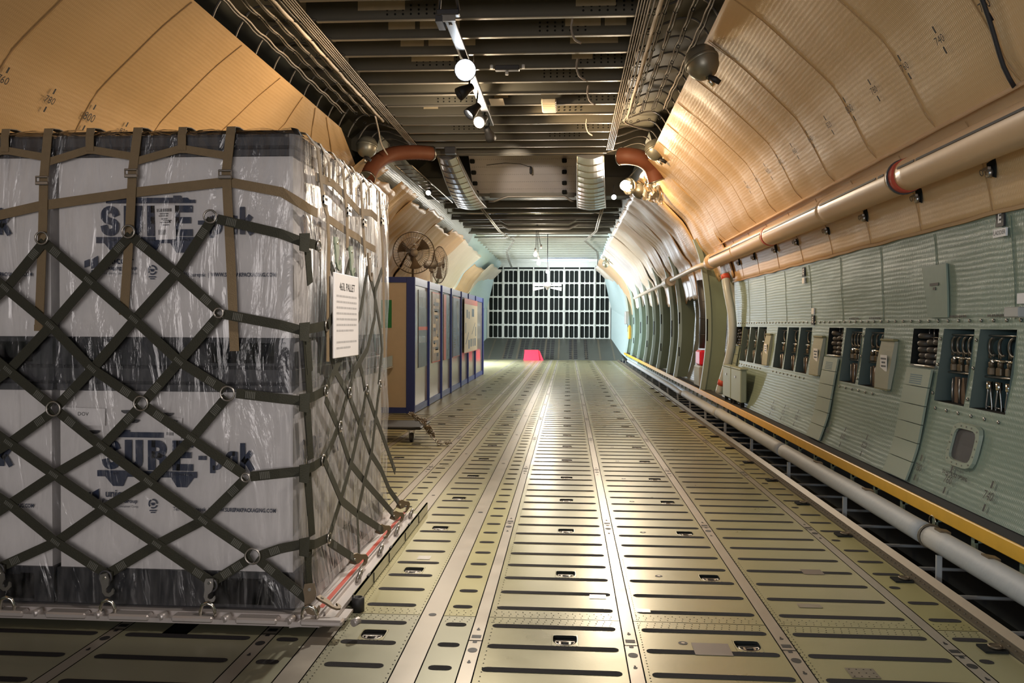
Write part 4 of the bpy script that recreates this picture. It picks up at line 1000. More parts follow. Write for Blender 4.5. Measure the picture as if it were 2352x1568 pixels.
# dark inspection window
r = empty('inspection_window', (2.55,5.38,.62), 'dark square inspection window in a riveted green frame low on the wall', 'window panel')
def winpt(u, w, off): z = .60+.225*w; return V(xr(z)-off, 5.235+.315*u+.03*(1-w), z)
b = MB(); n = 32
def rsq(k, h, c): 
    a = 2*PI*k/n; x, y = math.cos(a), math.sin(a); e = 5.; q = (abs(x)**e+abs(y)**e)**(-1/e); return .5+h*x*q, .5+c*y*q
ro = [winpt(*rsq(k,.60,.62), .004) for k in range(n)]; ro2 = [winpt(*rsq(k,.58,.60), .026) for k in range(n)]; ri = [winpt(*rsq(k,.45,.46), .026) for k in range(n)]; ri2 = [winpt(*rsq(k,.44,.45), .010) for k in range(n)]
b.loft([ro,ro2,ri,ri2]); local(b, 'frame', M['green_panel'], r)
b = MB(); b.face(list(reversed([winpt(*rsq(k,.445,.455), .012) for k in range(n)]))); local(b, 'pane', M['charcoal'], r)
b = MB()
for k in range(0, n, 2): p = winpt(*rsq(k,.52,.53), .026); b.lathe([(.006,0),(.004,.004)], p, (-1,0,0), 8)
local(b, 'screw', M['steel'], r)
def wall_note(y, z, rows, h, m='ink', parent=wall_right):
    b = MB(); q = random.Random(int(y*50))
    for i in range(rows):
        yy = y
        while yy > y-.24+.04*i:
            w = q.uniform(.012,.03); zz = z-i*h*1.5; b.face([(xr(zz)-.012,yy,zz-h/2),(xr(zz)-.012,yy-w,zz-h/2),(xr(zz)-.012,yy-w,zz+h/2),(xr(zz)-.012,yy,zz+h/2)]); yy -= w+.008
    b.build('stencil_note', M[m], parent)
place(text_mesh('DO NOT BLOCK OPENING', .034, 'stencil_note', M['ink'], .0008, .8), 'stencil_note', (xr(.545)-.026,5.42,.520), (0,-1,0), (.15,0,1), wall_right)
place(text_mesh('STRUCTURE VENT', .022, 'stencil_note', M['ink']), 'stencil_note', (xr(.585)-.024,5.42,.552), (0,-1,0), (.15,0,1), wall_right)
for k in (0,1,4,5): wall_note(bay(k)+.36, 1.535, 1, .014)
# letter signs
def letter_sign(y, z, txt, label, two=True, inv=True):
    r = empty('letter_sign', (xr(z),y,z), label, 'sign')
    b = MB(); x = xr(z)-.016
    b.box(x,x+.012,y-.045,y+.045,z-.05,z+.05); local(b, 'plate', M['ink'] if inv else M['paper'], r)
    place(text_mesh(txt, .085, 'letter', M['paper'] if inv else M['ink'], .003), 'letter', (x-.0012,y,z), (0,-1,0), (0,0,1), r); return r, x
r, x = letter_sign(5.142, 2.115, 'E', 'black sign with a white E above a strip reading LADDER')
b = MB(); b.box(x,x+.012,5.07,5.215,2.003,2.053); local(b, 'strip', M['paper'], r); place(text_mesh('LADDER', .036, 'letter', M['ink']), 'letter', (x-.0012,5.142,2.028), (0,-1,0), (0,0,1), r)
for y, z, l, up_ in ((9.30,2.06,'small black E sign over a white card just below the tan lining',True),(9.03,1.53,'small black E sign under a white card above the far open bays',False)):
    r, x = letter_sign(y, z, 'E', l); dz = -.095 if up_ else .095
    b = MB(); b.box(x,x+.012,y-.04,y+.045,z+dz-.032,z+dz+.032); local(b, 'card', M['paper'], r)
r = empty('jump_light_sign', (xr(1.6),4.93,1.6), 'white card over a grey box at the right picture edge above the bays', 'sign')
b = MB(); b.box(xr(1.62)-.02,xr(1.62)-.006,4.88,4.99,1.60,1.66); local(b, 'card', M['paper'], r)
b = MB(); b.bbox(xr(1.54)-.09,xr(1.54)-.006,4.84,5.0,1.52,1.58,.006); local(b, 'box', M['grey_paint'], r)
# two green boxes at the end of the bay wall
for i, (y0, y1, l) in enumerate(((11.35,12.0,'nearer pale green locker box standing on the ledge under the farthest bays'),(12.05,12.62,'farther pale green locker box standing on the ledge under the farthest bays'))):
    r = empty('locker_box', (2.42,(y0+y1)/2,.352), l, 'locker'); x0 = 2.33
    b = MB(); b.bbox(x0,2.415,y0,y1,.42,.86,.01); local(b, 'body', M['green_panel'], r)
    b = MB(); b.bbox(x0-.006,2.43,y0-.006,y1+.006,.861,.885,.006); local(b, 'lid', M['green_panel'], r)
    for y in (y0+.06,y1-.08): b = MB(); b.box(2.35,2.40,y,y+.03,.352,.42); local(b, 'leg', M['flat_black'], r)
    b = MB(); b.box(x0-.012,x0-.001,(y0+y1)/2-.03,(y0+y1)/2+.03,.74,.77); local(b, 'latch', M['steel'], r)
# latch holes in the lower tan strip
for i, y in enumerate((5.117,6.138,7.208,8.226,9.308,10.245,11.402,12.382)):
    z = 2.405; x = xr(z)-.03
    r = empty('lining_latch', (x,y,z), f'pull latch in a dark cut-out under the tan pipe, {ordinal(i+1)} from the right', 'latch', 'pull latches in the tan strip')
    b = MB(); b.poly([(x+.004,y-.06,z+.055),(x+.004,y+.045,z+.04),(x+.012,y+.05,z-.03),(x+.014,y-.045,z-.06)], (.006,0,0)); local(b, 'cut_out', M['flat_black'], r)
    b = MB(); b.lathe([(.03,0),(.028,.02),(.012,.028)], (x+.006,y-.005,z-.025), (-1,0,0), 14); b.box(x-.03,x-.012,y-.04,y+.03,z-.01,z+.006); local(b, 'latch_body', M['steel'], r)
    b = MB(); b.torus((x-.02,y+.055,z-.015), (1,0,.3), .018, .003, 14, 6); local(b, 'pull_ring', M['hook_brown'], r)
# insulated pipe high on the wall
r = empty('insulated_pipe', (2.33,8.5,2.51), 'thick tan insulated pipe with red bands along the upper right wall', 'pipe')
PXc, PZc, PRr = 2.335, 2.51, .113
def seg(y0, y1, rad): b = MB(); b.tube([(PXc,y0+(y1-y0)*i/24,PZc+.003*nz(y0+i*.3)) for i in range(25)], rad, 24); return local(b, 'pipe_section', M['tan_smooth'], r)
for y0, y1 in ((-.5,3.2),(3.205,5.86),(5.97,7.6),(7.605,9.75),(9.81,11.6),(11.605,13.45)): seg(y0, y1, PRr)
b = MB(); b.tube([(PXc,5.865,PZc),(PXc,5.965,PZc)], PRr+.004, 24); local(b, 'red_band', M['red_band'], r)
b = MB(); b.tube([(PXc,5.955,PZc),(PXc,5.985,PZc)], PRr+.011, 24); local(b, 'clamp', M['charcoal'], r)
b = MB(); b.tube([(PXc,9.755,PZc),(PXc,9.805,PZc)], PRr+.004, 24); local(b, 'red_band', M['red_band'], r)
for y0, y1 in ((3.3,5.5),(5.53,5.8),(6.05,6.15),(6.2,7.55),(7.65,9.7),(9.85,11.55),(11.65,13.3)):
    b = MB(); a = math.radians(166); n_ = (math.cos(a),0,math.sin(a)); b.ribbon([(PXc+(PRr+.003)*math.cos(a),y0+(y1-y0)*i/8,PZc+(PRr+.003)*math.sin(a)) for i in range(9)], .016, n_, .003); local(b, 'black_stripe', M['ink'], r)
b = MB(); b.tube([(PXc,13.45,PZc),(PXc-.01,13.7,PZc),(PXc+.0,13.9,PZc-.02)], [.118,.125,.11], 20); local(b, 'end_wrap', M['tan_smooth'], r)
b = MB(); b.tube(cat_rom([(PXc,13.9,PZc-.02),(PXc-.12,14.4,PZc-.04),(PXc-.17,16.5,PZc-.08),(PXc-.19,20.,PZc-.12),(PXc-.2,27,PZc-.16)],4), .045, 12); local(b, 'thin_pipe', M['pale'], r)
b = MB(); b.tube([(PXc-.18,17.6,2.40),(PXc-.18,18.5,2.39)], .10, 16); local(b, 'pipe_section', M['pale'], r)
# grey insulated pipe under the ledge
r = empty('floor_pipe', (2.17,8,.21), 'grey wrapped pipe running under the yellow ledge along the floor edge', 'pipe')
for y0, y1 in ((-.5,5.05),(5.08,8.4),(8.43,12.0),(12.03,15.5)):
    b = MB(); b.tube([(2.165+.004*nz(y0+i*.4),y0+(y1-y0)*i/20,.215+.006*nz(y0+i*.3,2)-(.0 if y0 < 9 else .02)) for i in range(21)], .066, 18); local(b, 'pipe_section', M['grey_pipe'], r)
b = MB(); b.tube([(2.165,15.5,.19),(2.18,16.3,.16),(2.17,17.5,.18),(2.17,30,.18)], .05, 12); local(b, 'pipe_section', M['grey_pipe'], r)
b = MB(); b.torus((2.165,5.065,.215),(0,1,0),.068,.008,22,6); local(b, 'clamp', M['rail'], r)
for y in (3.9,4.35,4.9,6.1,7.3): b = MB(); b.poly([(2.15,y,.272),(2.21,y,.262),(2.215,y+.07,.262),(2.15,y+.08,.272)], (0,0,.018)); local(b, 'saddle', M['hook_brown'], r)
r = empty('pull_ring', (2.24,5.25,.3), 'thin pale wire ring hanging under the yellow ledge', 'ring'); b = MB(); b.torus((2.255,5.25,.262),(1,.1,.05),.036,.003,20,6); local(b, 'ring', M['chrome'], r)
# vertical green duct at the end of the near lining
r = empty('vertical_duct', (2.5,12.9,.36), 'ribbed green duct with red bands running down the end of the bay wall', 'duct')
b = MB(); b.tube(cat_rom([(2.42,13.02,2.25),(2.44,12.92,2.0),(2.50,12.85,1.6),(2.51,12.88,1.2),(2.43,12.98,.75),(2.36,13.08,.42)],6), .062, 14); local(b, 'hose', M['silver_quilt'], r)
b = MB(); b.tube([(2.42,13.02,2.25),(2.43,12.99,2.18)], .068, 14); local(b, 'red_band', M['red_band'], r)
b = MB(); b.tube([(2.405,13.02,.62),(2.385,13.04,.54)], .068, 14); local(b, 'red_band', M['red_band'], r)
# black cable across the upper right lining
b = MB(); pts = []
f_ = near_fn(1)
for i in range(30):
    s = SEND-(SEND-S_SEAM-.02)*i/29; y = 4.0+.020*i; p = Vector(f_(s,y)); _, n_ = prof(s); pts.append(p-Vector((n_[0],0,n_[1]))*.03)
b.tube(pts, .012, 8); tag(b.build('black_cable', M['ink']), 'black cable hanging down across the upper right tan lining', 'cable')
# rounded metal canisters at the top edges of the linings
def canister(loc, label, ax=(.25,-.1,-1.), rz=0):
    r = empty('metal_canister', loc, label, 'canister', 'grey rounded canisters at the lining edges')
    ax = Vector(ax).normalized(); o = Vector(loc)-ax*.16
    b = MB(); b.lathe([(.03,0),(.11,.015),(.145,.07),(.15,.14),(.135,.21),(.095,.265),(.04,.29)], o, ax, 24); local(b, 'shell', M['gun'], r)
    b = MB(); b.lathe([(.152,.11),(.157,.12),(.157,.135),(.152,.145)], o, ax, 24); local(b, 'band', M['gun'], r)
    b = MB(); t = o+ax*.28; b.tube([t, t+ax*.05, t+ax*.10+V(.02,0,0)], [.022,.018,.018], 10); local(b, 'valve', M['chrome'], r)
    b = MB(); b.tube([t+ax*.02, t+ax*.05+V(.05,0,.01), t+ax*.06+V(.09,0,-.01)], [.03,.028,.022], 10); local(b, 'elbow', M['black'], r)
canister((1.20,7.62,3.82), 'grey rounded metal canister at the top edge of the right tan lining, nearer the camera', (.3,-.25,-.9))
canister((1.27,12.3,4.02), 'grey rounded metal canister beside the orange duct on the right', (.3,-.2,-.9))
canister((-2.93,11.85,4.0), 'grey rounded metal canister beside the orange duct on the left', (-.1,-.25,-.95))
canister((-3.2,5.62,4.12), 'grey canister valve poking in at the top left picture edge', (-.2,-.2,-.95))
canister((1.25,14.7,3.82), 'battered metal canister behind the warm lamp', (.2,-.6,-.75))
# ------------------------------------------------------------------ ceiling
cb = MB()
def slab(x0, x1, y0, y1, z, m=0): cb.face([(x0,y0,z),(x0,y1,z),(x1,y1,z),(x1,y0,z)], m)
slab(-4.4,2.6,YR0,13.9,4.74)
slab(-4.4,2.6,13.9,18.2,5.5)
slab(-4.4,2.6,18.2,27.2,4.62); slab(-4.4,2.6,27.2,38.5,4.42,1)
cb.face([(-3.4,13.9,4.3),(1.6,13.9,4.3),(1.6,13.9,5.5),(-3.4,13.9,5.5)], 0)
for x in (-3.7,1.9): cb.face([(x,13.0,4.0),(x,19.0,4.0),(x,19.0,5.6),(x,13.0,5.6)], 0)
cb.face([(-4.4,18.2,4.3),(2.6,18.2,4.3),(2.6,18.2,5.5),(-4.4,18.2,5.5)], 0)
cb.face([(-4.4,13.9,4.7),(-3.4,13.9,4.3),(-3.4,13.9,5.5),(-4.4,13.9,5.5)], 0)
cb.face([(-3.4,27.2,4.42),(1.6,27.2,4.42),(1.6,27.2,4.62),(-3.4,27.2,4.62)], 0)
ceiling = tag(cb.build('ceiling', [M['brown_metal'], M['rear_paint']]), kind='structure')
CXL, CXR = -2.40, .615
for k in range(-2, 13):
    y = 7.724+.508*k; b = MB()
    b.box(CXL-.1,CXR+.1,y+.02,y+.026,4.325,4.739)
    b.build('beam_web', M['brown_metal'], ceiling)
    b = MB(); b.bbox(CXL,CXR,y,y+.046,4.314,4.326,.004); b.build('beam_cap', M['cap'], ceiling)
    for s, x in ((1,CXR),(-1,CXL)):     # hoops carrying on over the dark trough beside the beams
        b = MB(); b.tube(cat_rom([(x,y+.02,4.335),(x+s*.22,y+.02,4.39),(x+s*.45,y+.02,4.47),(x+s*.62,y+.02,4.45),(x+s*.74,y+.02,4.30),(x+s*.80,y+.02,4.16)],5), .011, 6); b.build('hoop', M['cable_d'], ceiling)
# pale patches and rivet groups on the beam webs
rr = random.Random(4); b = MB(); d = MB()
for k, spans in ((-1,((-1.9,-1.25),(-.35,.1))),(0,((-2.0,-1.55),(.05,.42))),(1,((-1.82,-1.55),(-1.5,-1.1),(-.05,.3),(.34,.55))),(2,((-1.8,-1.55),(-1.5,-1.0),(.0,.5))),(3,((-1.78,-1.3),(.02,.25))),(6,((-.98,-.80),)),(7,((-2.0,-1.8),))):
    y = 7.724+.508*k+.0185
    for a, c in spans: b.box(a,c,y-.004,y,4.415,4.56)
tag(b.build('pale_patch', M['cream'], ceiling), kind='stuff')
for k in range(0, 12):
    y = 7.724+.508*k+.019
    for x0 in ((-1.72,.12) if k % 3 == 0 else (-.3,) if k % 3 == 1 else ()):
        for i in range(7):
            for j in range(3): d.lathe([(.011,0),(.011,.003)], (x0+.075*i,y,4.375+.04*j), (0,-1,0), 6)
tag(d.build('rivet_hole', M['flat_black'], ceiling), kind='stuff')
# cables along both edges
def bundle(side, label):
    r = empty('cable_bundle', (side*1.5+CX_,9,4.4), label, 'cables', 'cable runs beside the ceiling beams')
    q = random.Random(21 if side > 0 else 22); mx_ = (lambda x: x) if side > 0 else (lambda x: 2*CX_-x-.04)
    Y0, Y1 = 4.5, 13.6
    for i, (x, z, rad, m, sag) in enumerate([(.60,4.30,.006,'cable',.0),(.625,4.30,.006,'cable',.0),(.65,4.30,.006,'cable',.0),(.675,4.30,.006,'cable',.0),(.70,4.305,.010,'cable',.006),(.735,4.31,.013,'cable_d',.01),
            (.79,4.315,.022,'cable_w',.02),(.815,4.33,.010,'cable',.02),(.845,4.33,.008,'cable',.02),(.87,4.34,.009,'cable_d',.02),(.95,4.345,.011,'cable',.035),(.975,4.345,.015,'cable_d',.03),(1.10,4.37,.010,'cable',.04),(1.13,4.37,.011,'cable_d',.04),(1.24,4.35,.010,'cable',.04),(1.27,4.34,.010,'cable_d',.04)]):
        end = Y1 if i < 5 else 11.9-.05*i; pts = []
        n = int((end-Y0)/.127)
        for j in range(n+1):
            y = Y0+.127*j; ph = ((y-7.744)/.508) % 1.
            pts.append((mx_(x+.012*nz(y*1.3,i*3.)*(1 if i > 4 else 0)), y, z-.55*sag*math.sin(PI*ph)**2+.003*nz(y*2,i)))
        b = MB(); b.tube(pts, [rad*(1+.25*nz(p[1]*5,i)) for p in pts] if m == 'cable_w' else rad, 6); local(b, 'cable', M[m], r)
    for k in range(-5, 9):
        y = 7.69+.508*k
        for x in (.715,.76,.80,.86,.96,1.115,1.255): b = MB(); b.torus((mx_(x),y,4.315+.10*max(0,x-.8)),(0,1,0),.017,.004,8,4); local(b, 'clamp', M['ink'], r)
    if side > 0: b = MB(); b.tube(cat_rom([(.79,11.3,4.31),(.76,11.6,4.29),(.9,11.8,4.27),(1.15,12.0,4.25)],5), .012, 6); local(b, 'loose_end', M['cable_w'], r)
    else: b = MB(); b.tube(cat_rom([(-2.65,11.2,4.3),(-2.72,11.7,4.22),(-2.75,12.0,4.1),(-2.7,12.2,3.98)],5), .012, 6); local(b, 'loose_end', M['cable_w'], r)
bundle(1, 'bundle of grey cables running along the right edge of the ceiling beams')
bundle(-1, 'bundle of grey cables running along the left edge of the ceiling beams')
# short hanging wires
for i, (x, y) in enumerate(((.02,7.75),(.08,8.9),(.22,9.9),(.24,11.5))):
    b = MB(); b.tube(cat_rom([(x,y+.02,4.31),(x-.01,y+.02,4.22),(x+.02,y,4.12),(x+.08,y-.02,4.07)],5), .011, 7)
    tag(b.build('loose_wire', M['cable']), f'loose wire end hanging right of the lamp track, {ordinal(i+1)} from the camera', 'wire', 'loose wire ends')
b = MB(); b.tube(cat_rom([(-.42,7.0,4.62),(-.30,7.15,4.40),(-.10,7.2,4.33),(.1,7.2,4.36),(.22,7.1,4.55)],8), .016, 8)
tag(b.build('drooping_hose', M['charcoal']), 'dark hose drooping from the ceiling at the top picture edge', 'hose')
r = empty('junction_box', (-.69,9.12,4.28), 'small black junction box with white plugs under a ceiling beam', 'junction box')
b = MB(); b.bbox(-.82,-.55,9.06,9.14,4.245,4.30,.008); local(b, 'body', M['charcoal'], r)
for x in (-.86,-.69,-.51): b = MB(); b.lathe([(.018,0),(.018,.04)], (x,9.10,4.24 if x == -.69 else 4.27), (0,0,-1 if x == -.69 else 1), 10); local(b, 'plug', M['white'], r)
r = empty('ribbed_fitting', (-.26,10.75,4.3), 'pale ribbed plastic fitting under the ceiling right of the lamp track', 'fitting')
b = MB()
for i in range(6): b.bbox(-.36,-.17,10.45+.09*i,10.53+.09*i,4.255,4.312,.015)
local(b, 'body', M['cream'], r)
b = MB(); b.box(-1.02,-.84,10.45,10.75,4.302,4.312); tag(b.build('paper_sheet', M['poster_c']), 'plain cream sheet stuck under the ceiling beside the lamp track', 'sheet')
b = MB(); b.bbox(-2.0,-1.82,13.2,13.35,4.20,4.31,.01); tag(b.build('black_box', M['charcoal']), 'small black box under the last ceiling beam before the recess', 'box')

# lamp track
TX, TZ = -1.045, 4.11
tk = empty('lamp_track', (TX,9.1,TZ), 'grey lamp track with black spot heads hanging under the ceiling', 'track light')
b = MB(); b.bbox(TX-.045,TX+.045,7.15,10.95,TZ-.02,TZ+.02,.005); local(b, 'track', M['charcoal'], tk)
b = MB(); b.box(TX-.055,TX+.055,7.13,7.16,TZ-.03,TZ+.03); b.lathe([(.016,0),(.012,.012)], (TX,7.24,TZ-.02), (0,0,-1), 10); local(b, 'end_cap', M['steel'], tk)
b = MB(); b.bbox(TX-.11,TX+.09,7.12,7.2,TZ+.02,TZ+.07,.008); b.box(TX-.12,TX-.06,7.14,7.36,TZ-.03,TZ+.03); local(b, 'feed_box', M['charcoal'], tk)
b = MB(); b.tube([(TX-.09,7.16,TZ+.07),(TX-.02,7.0,4.7)], .014, 8).tube([(TX+.08,7.16,TZ+.07),(TX+.0,7.0,4.7)], .014, 8); local(b, 'hanger', M['charcoal'], tk)
for y in (9.0,10.8): b = MB(); b.cyl((TX,y,TZ+.02),(TX,y,4.70),.005,6); local(b, 'hanger', M['steel'], tk)
def head(y, d, lamp, m='black', side=-1, s=1., off=.12):
    d = Vector(d).normalized(); o = V(TX+side*.02, y, TZ-off)
    b = MB(); b.cyl((TX,y,TZ-.02),(o.x,o.y,o.z+.0),.010,8); b.lathe([(.018,-.05*s),(.034*s,-.045*s),(.040*s,.0),(.058*s,.06*s),(.064*s,.12*s),(.060*s,.12*s),(.054*s,.06*s),(.034*s,.02*s)], o, d, 20, 0, True, False); h = local(b, 'spot_head', M[m], tk)
    b = MB(); b.lathe([(.001,.078*s),(.044*s,.082*s),(.050*s,.074*s),(.03*s,.03*s)], o, d, 20)
    e = b.build('lamp', M[lamp] if lamp else M['chrome'], h); e.matrix_parent_inverse = Matrix(); e.matrix_basis = parent_world(h).inverted()
    return o+d*.14*s
L1 = head(8.22,(.05,-1,-.42),'lamp_w','black',1,1.7,.10)
L2 = head(8.72,(-.75,-.35,-.55),None,'black',-1,1.1,.16)
L3 = head(9.42,(-.62,-.4,-.70),'lamp_s','black',-1,1.1,.18)
L4 = head(10.25,(-.35,-.85,-.55),'lamp_y','black',-1,1.15,.10)
L5 = head(10.8,(.25,.75,-.6),None,'black',-1,1.15,.12)
# orange ducts
def duct(name, label, pts, rad, m, ribs=True):
    r = empty(name, pts[0], label, 'duct'); P = cat_rom(pts, 14)
    b = MB(); b.tube(P, [rad*(1+.05*(i % 2)) for i in range(len(P))] if ribs else rad, 16); local(b, 'hose', M[m], r)
    for i in (0, len(P)-3): b = MB(); b.tube([P[i], P[i+2]], rad*1.09, 16); local(b, 'clamp', M['steel'], r)
    return r
duct('orange_duct', 'orange flexible duct curving up under the ceiling at the left', [(-2.98,12.1,3.62),(-2.92,12.3,3.85),(-2.75,12.6,4.06),(-2.45,12.9,4.16),(-2.2,13.2,4.2)], .11, 'orange')
duct('orange_duct', 'orange flexible duct between the canister and the cables at the right', [(1.38,13.25,3.74),(1.30,13.2,3.95),(1.15,13.1,4.06),(.95,13.1,4.11),(.8,13.2,4.13)], .13, 'orange')
# open recess with metal ducts and pale panel
b = MB(); b.face([(-2.05,16.8,4.92),(.55,16.8,4.92),(.55,17.75,4.28),(-2.05,17.75,4.28)])
b.build('recess_panel', M['white_paint'], ceiling)
b = MB()
for j in range(5):
    t = .12+.19*j; y, z = 16.8+.95*t, 4.92-.64*t
    for i in range(62): b.lathe([(.006,0),(.004,.003)], (-2.0+.041*i,y-.003,z-.004), (0,-.56,-.83), 5)
for x in (-1.98,-.10): 
    for t in (.1,.38,.66,.9): b.bbox(x-.05,x+.05,16.75+.95*t,16.83+.95*t,4.82-.64*t,4.9-.64*t,.015)
tag(b.build('recess_fastener', M['flat_black'], ceiling), kind='stuff')
b = MB(); b.box(-3.3,1.5,13.95,14.3,4.41,4.47).cyl((-3.2,14.6,4.52),(1.4,14.6,4.52),.06,10); b.build('recess_beam', M['cap'], ceiling)
b = MB(); b.box(-3.3,1.5,17.78,18.18,4.22,4.62).box(-1.7,.12,17.74,17.78,4.18,4.34); b.build('recess_beam', M['brown_metal'], ceiling)
r = empty('bare_bulb_lead', (-.85,16.9,4.75), 'thin lead with a small black holder on the pale recess panel', 'cable')
b = MB(); b.tube([(-1.7,17.0,4.74),(-1.3,16.95,4.77),(-1.0,16.95,4.75),(-.85,16.93,4.70),(-.78,16.92,4.69)], .006, 6); local(b, 'lead', M['ink'], r)
b = MB(); b.lathe([(.02,0),(.03,.05),(.025,.13),(.01,.15)], (-.78,16.9,4.68), (0,0,-1), 12); local(b, 'holder', M['ink'], r)
def metal_duct(label, A, B_):      # A,B_: lists of (left x, right x, y, z)
    r = empty('metal_duct', (A[0],A[2],A[3]), label, 'duct', 'wide aluminium ducts in the ceiling recess')
    N = 12; T = [(A[0]+(B_[0]-A[0])*i/N, A[1]+(B_[1]-A[1])*i/N, A[2]+(B_[2]-A[2])*i/N, A[3]+(B_[3]-A[3])*i/N-.10*math.sin(PI*i/N)) for i in range(N+1)]
    for i in range(N):
        rings = []
        for j, t in ((i, 0.), (i+1, .0)):
            xl, xr_, y, z = T[j]; y += .004 if j == i else -.004; ring = []
            for k in range(9): u = k/8; ring.append(V(xl+(xr_-xl)*u, y, z-.055*math.sin(PI*u)))
            for k in range(9): u = 1-k/8; ring.append(V(xl+(xr_-xl)*u, y, z+.10))
            rings.append(ring)
        b = MB(); b.loft(rings, True, True, True, 0, False); local(b, 'duct_section', M['alu'], r)
        if i: 
            xl, xr_, y, z = T[i]; b = MB(); b.tube([V(xl+(xr_-xl)*k/8, y, z-.055*math.sin(PI*k/8)-.002) for k in range(9)], .007, 5); local(b, 'rib', M['chrome'], r)
    for s in (0,1): b = MB(); b.tube([V(t[s], t[2], t[3]+.0) for t in T], .012, 6); local(b, 'edge', M['cap'], r)
metal_duct('wide aluminium duct sloping through the left of the ceiling recess', (-2.22,-1.90,13.9,4.285), (-2.47,-1.84,18.4,4.07))
metal_duct('wide aluminium duct sloping through the right of the ceiling recess', (.125,.565,13.9,4.285), (.19,.81,18.4,4.05))
# ladder-like rack behind the left duct
r = empty('wall_rack', (-2.9,15,4.0), 'dark ladder-like rack above the torn left lining', 'rack')
for dx in (0,.28): b = MB(); b.tube([(-2.95+dx,13.9,4.15),(-2.75+dx,17.5,4.05)], .012, 6); local(b, 'rail', M['steel'], r)
for i in range(12): t = i/11; b = MB(); b.tube([(-2.95+.2*t,13.9+3.6*t,4.15-.1*t),(-2.67+.2*t,13.9+3.6*t,4.15-.1*t)], .009, 6); local(b, 'rung', M['steel'], r)
# pipes and cross members further aft
for i, (y, z, rad, m) in enumerate(((21.0,4.30,.030,'chrome'),(21.8,4.28,.05,'cable_d'),(22.3,4.22,.05,'cable_d'),(23.4,4.20,.06,'cable_d'),(24.2,4.32,.03,'cap'),(25.5,4.30,.035,'cap'),(27.0,4.32,.03,'cap'))):
    b = MB()
    if i in (2,3): b.tube([(-3.0,y,z+.12),(-1.9,y,z+.12),(-1.7,y,z),(.0,y,z),(.25,y,z+.12),(1.3,y,z+.12)], rad, 10)
    else: b.cyl((-3.2,y,z),(1.4,y,z),rad,10)
    tag(b.build('cross_pipe', M[m]), f'pipe crossing the rear ceiling, {ordinal(i+1)} from the front', 'pipe', 'pipes across the rear ceiling')
b = MB(); b.tube([(-1.72,17.68,4.10),(-1.6,17.68,4.10),(-1.3,17.68,4.2),(-.1,17.68,4.2),(.05,17.68,4.1),(.1,17.68,4.1)], .022, 8); tag(b.build('cross_pipe', M['cap']), 'kinked pipe along the rear edge of the ceiling recess', 'pipe')
for k in range(6):
    y = 19.0+1.35*k; b = MB(); b.box(-3.3,1.5,y,y+.03,4.34,4.619).box(-3.3,1.5,y-.03,y+.06,4.33,4.34); b.build('rear_beam', M['brown_metal'], ceiling)
for k in range(12):
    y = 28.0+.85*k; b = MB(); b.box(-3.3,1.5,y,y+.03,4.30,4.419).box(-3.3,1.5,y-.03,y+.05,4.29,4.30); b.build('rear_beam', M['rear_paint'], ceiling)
for s, xs in ((-1,(-2.05,-2.0)),(1,(.74,.79))):
    for x in xs: b = MB(); b.tube([(x,18.6,4.15),(x+.02,24,4.17),(x-.24*s,27,4.2),(x+.3*s,31,4.2),(x+.45*s,34,4.15),(x+.55*s,37.6,4.05)], .018, 7); tag(b.build('conduit', M['cap']), f'{"left" if s < 0 else "right"} rear ceiling conduit, {"outer" if abs(x+.9) > 1.66 or x in (-2.05,) else "inner"} of its pair', 'conduit', 'rear ceiling conduits')
b = MB(); b.bbox(-1.0,.85,35.4,35.5,4.17,4.23,.01); tag(b.build('blue_tube', M['blue_light']), 'long blue lit tube above the far grid wall', 'light')
# ------------------------------------------------------------------ aft part of the hold
# backing walls behind the exposed frames
b = MB(); PB = cat_rom([(2.46,.0),(2.62,.5),(2.72,1.0),(2.75,1.6),(2.70,2.2),(2.52,2.8),(2.24,3.3),(1.8,3.75),(1.4,4.1),(1.25,4.5)], 4)
PBA = _arc(PB)
YY = frange(13.15, 38.0, 60)
def backing(side, b, y0=13.15, skip=None):
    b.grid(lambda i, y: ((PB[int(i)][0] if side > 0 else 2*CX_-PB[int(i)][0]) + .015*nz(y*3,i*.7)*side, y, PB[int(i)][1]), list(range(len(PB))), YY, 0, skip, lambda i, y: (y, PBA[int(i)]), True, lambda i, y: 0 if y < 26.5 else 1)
backing(1, b); 
b.build('aft_lining', [M['silver_quilt'], M['aqua_lit']], wall_right)
b = MB(); backing(-1, b, 10.75, lambda i, y: 28.0 < y < 32.4 and PB[int(i)][1] < 2.3); b.build('aft_lining', [M['silver_quilt'], M['aqua_lit']], wall_left)
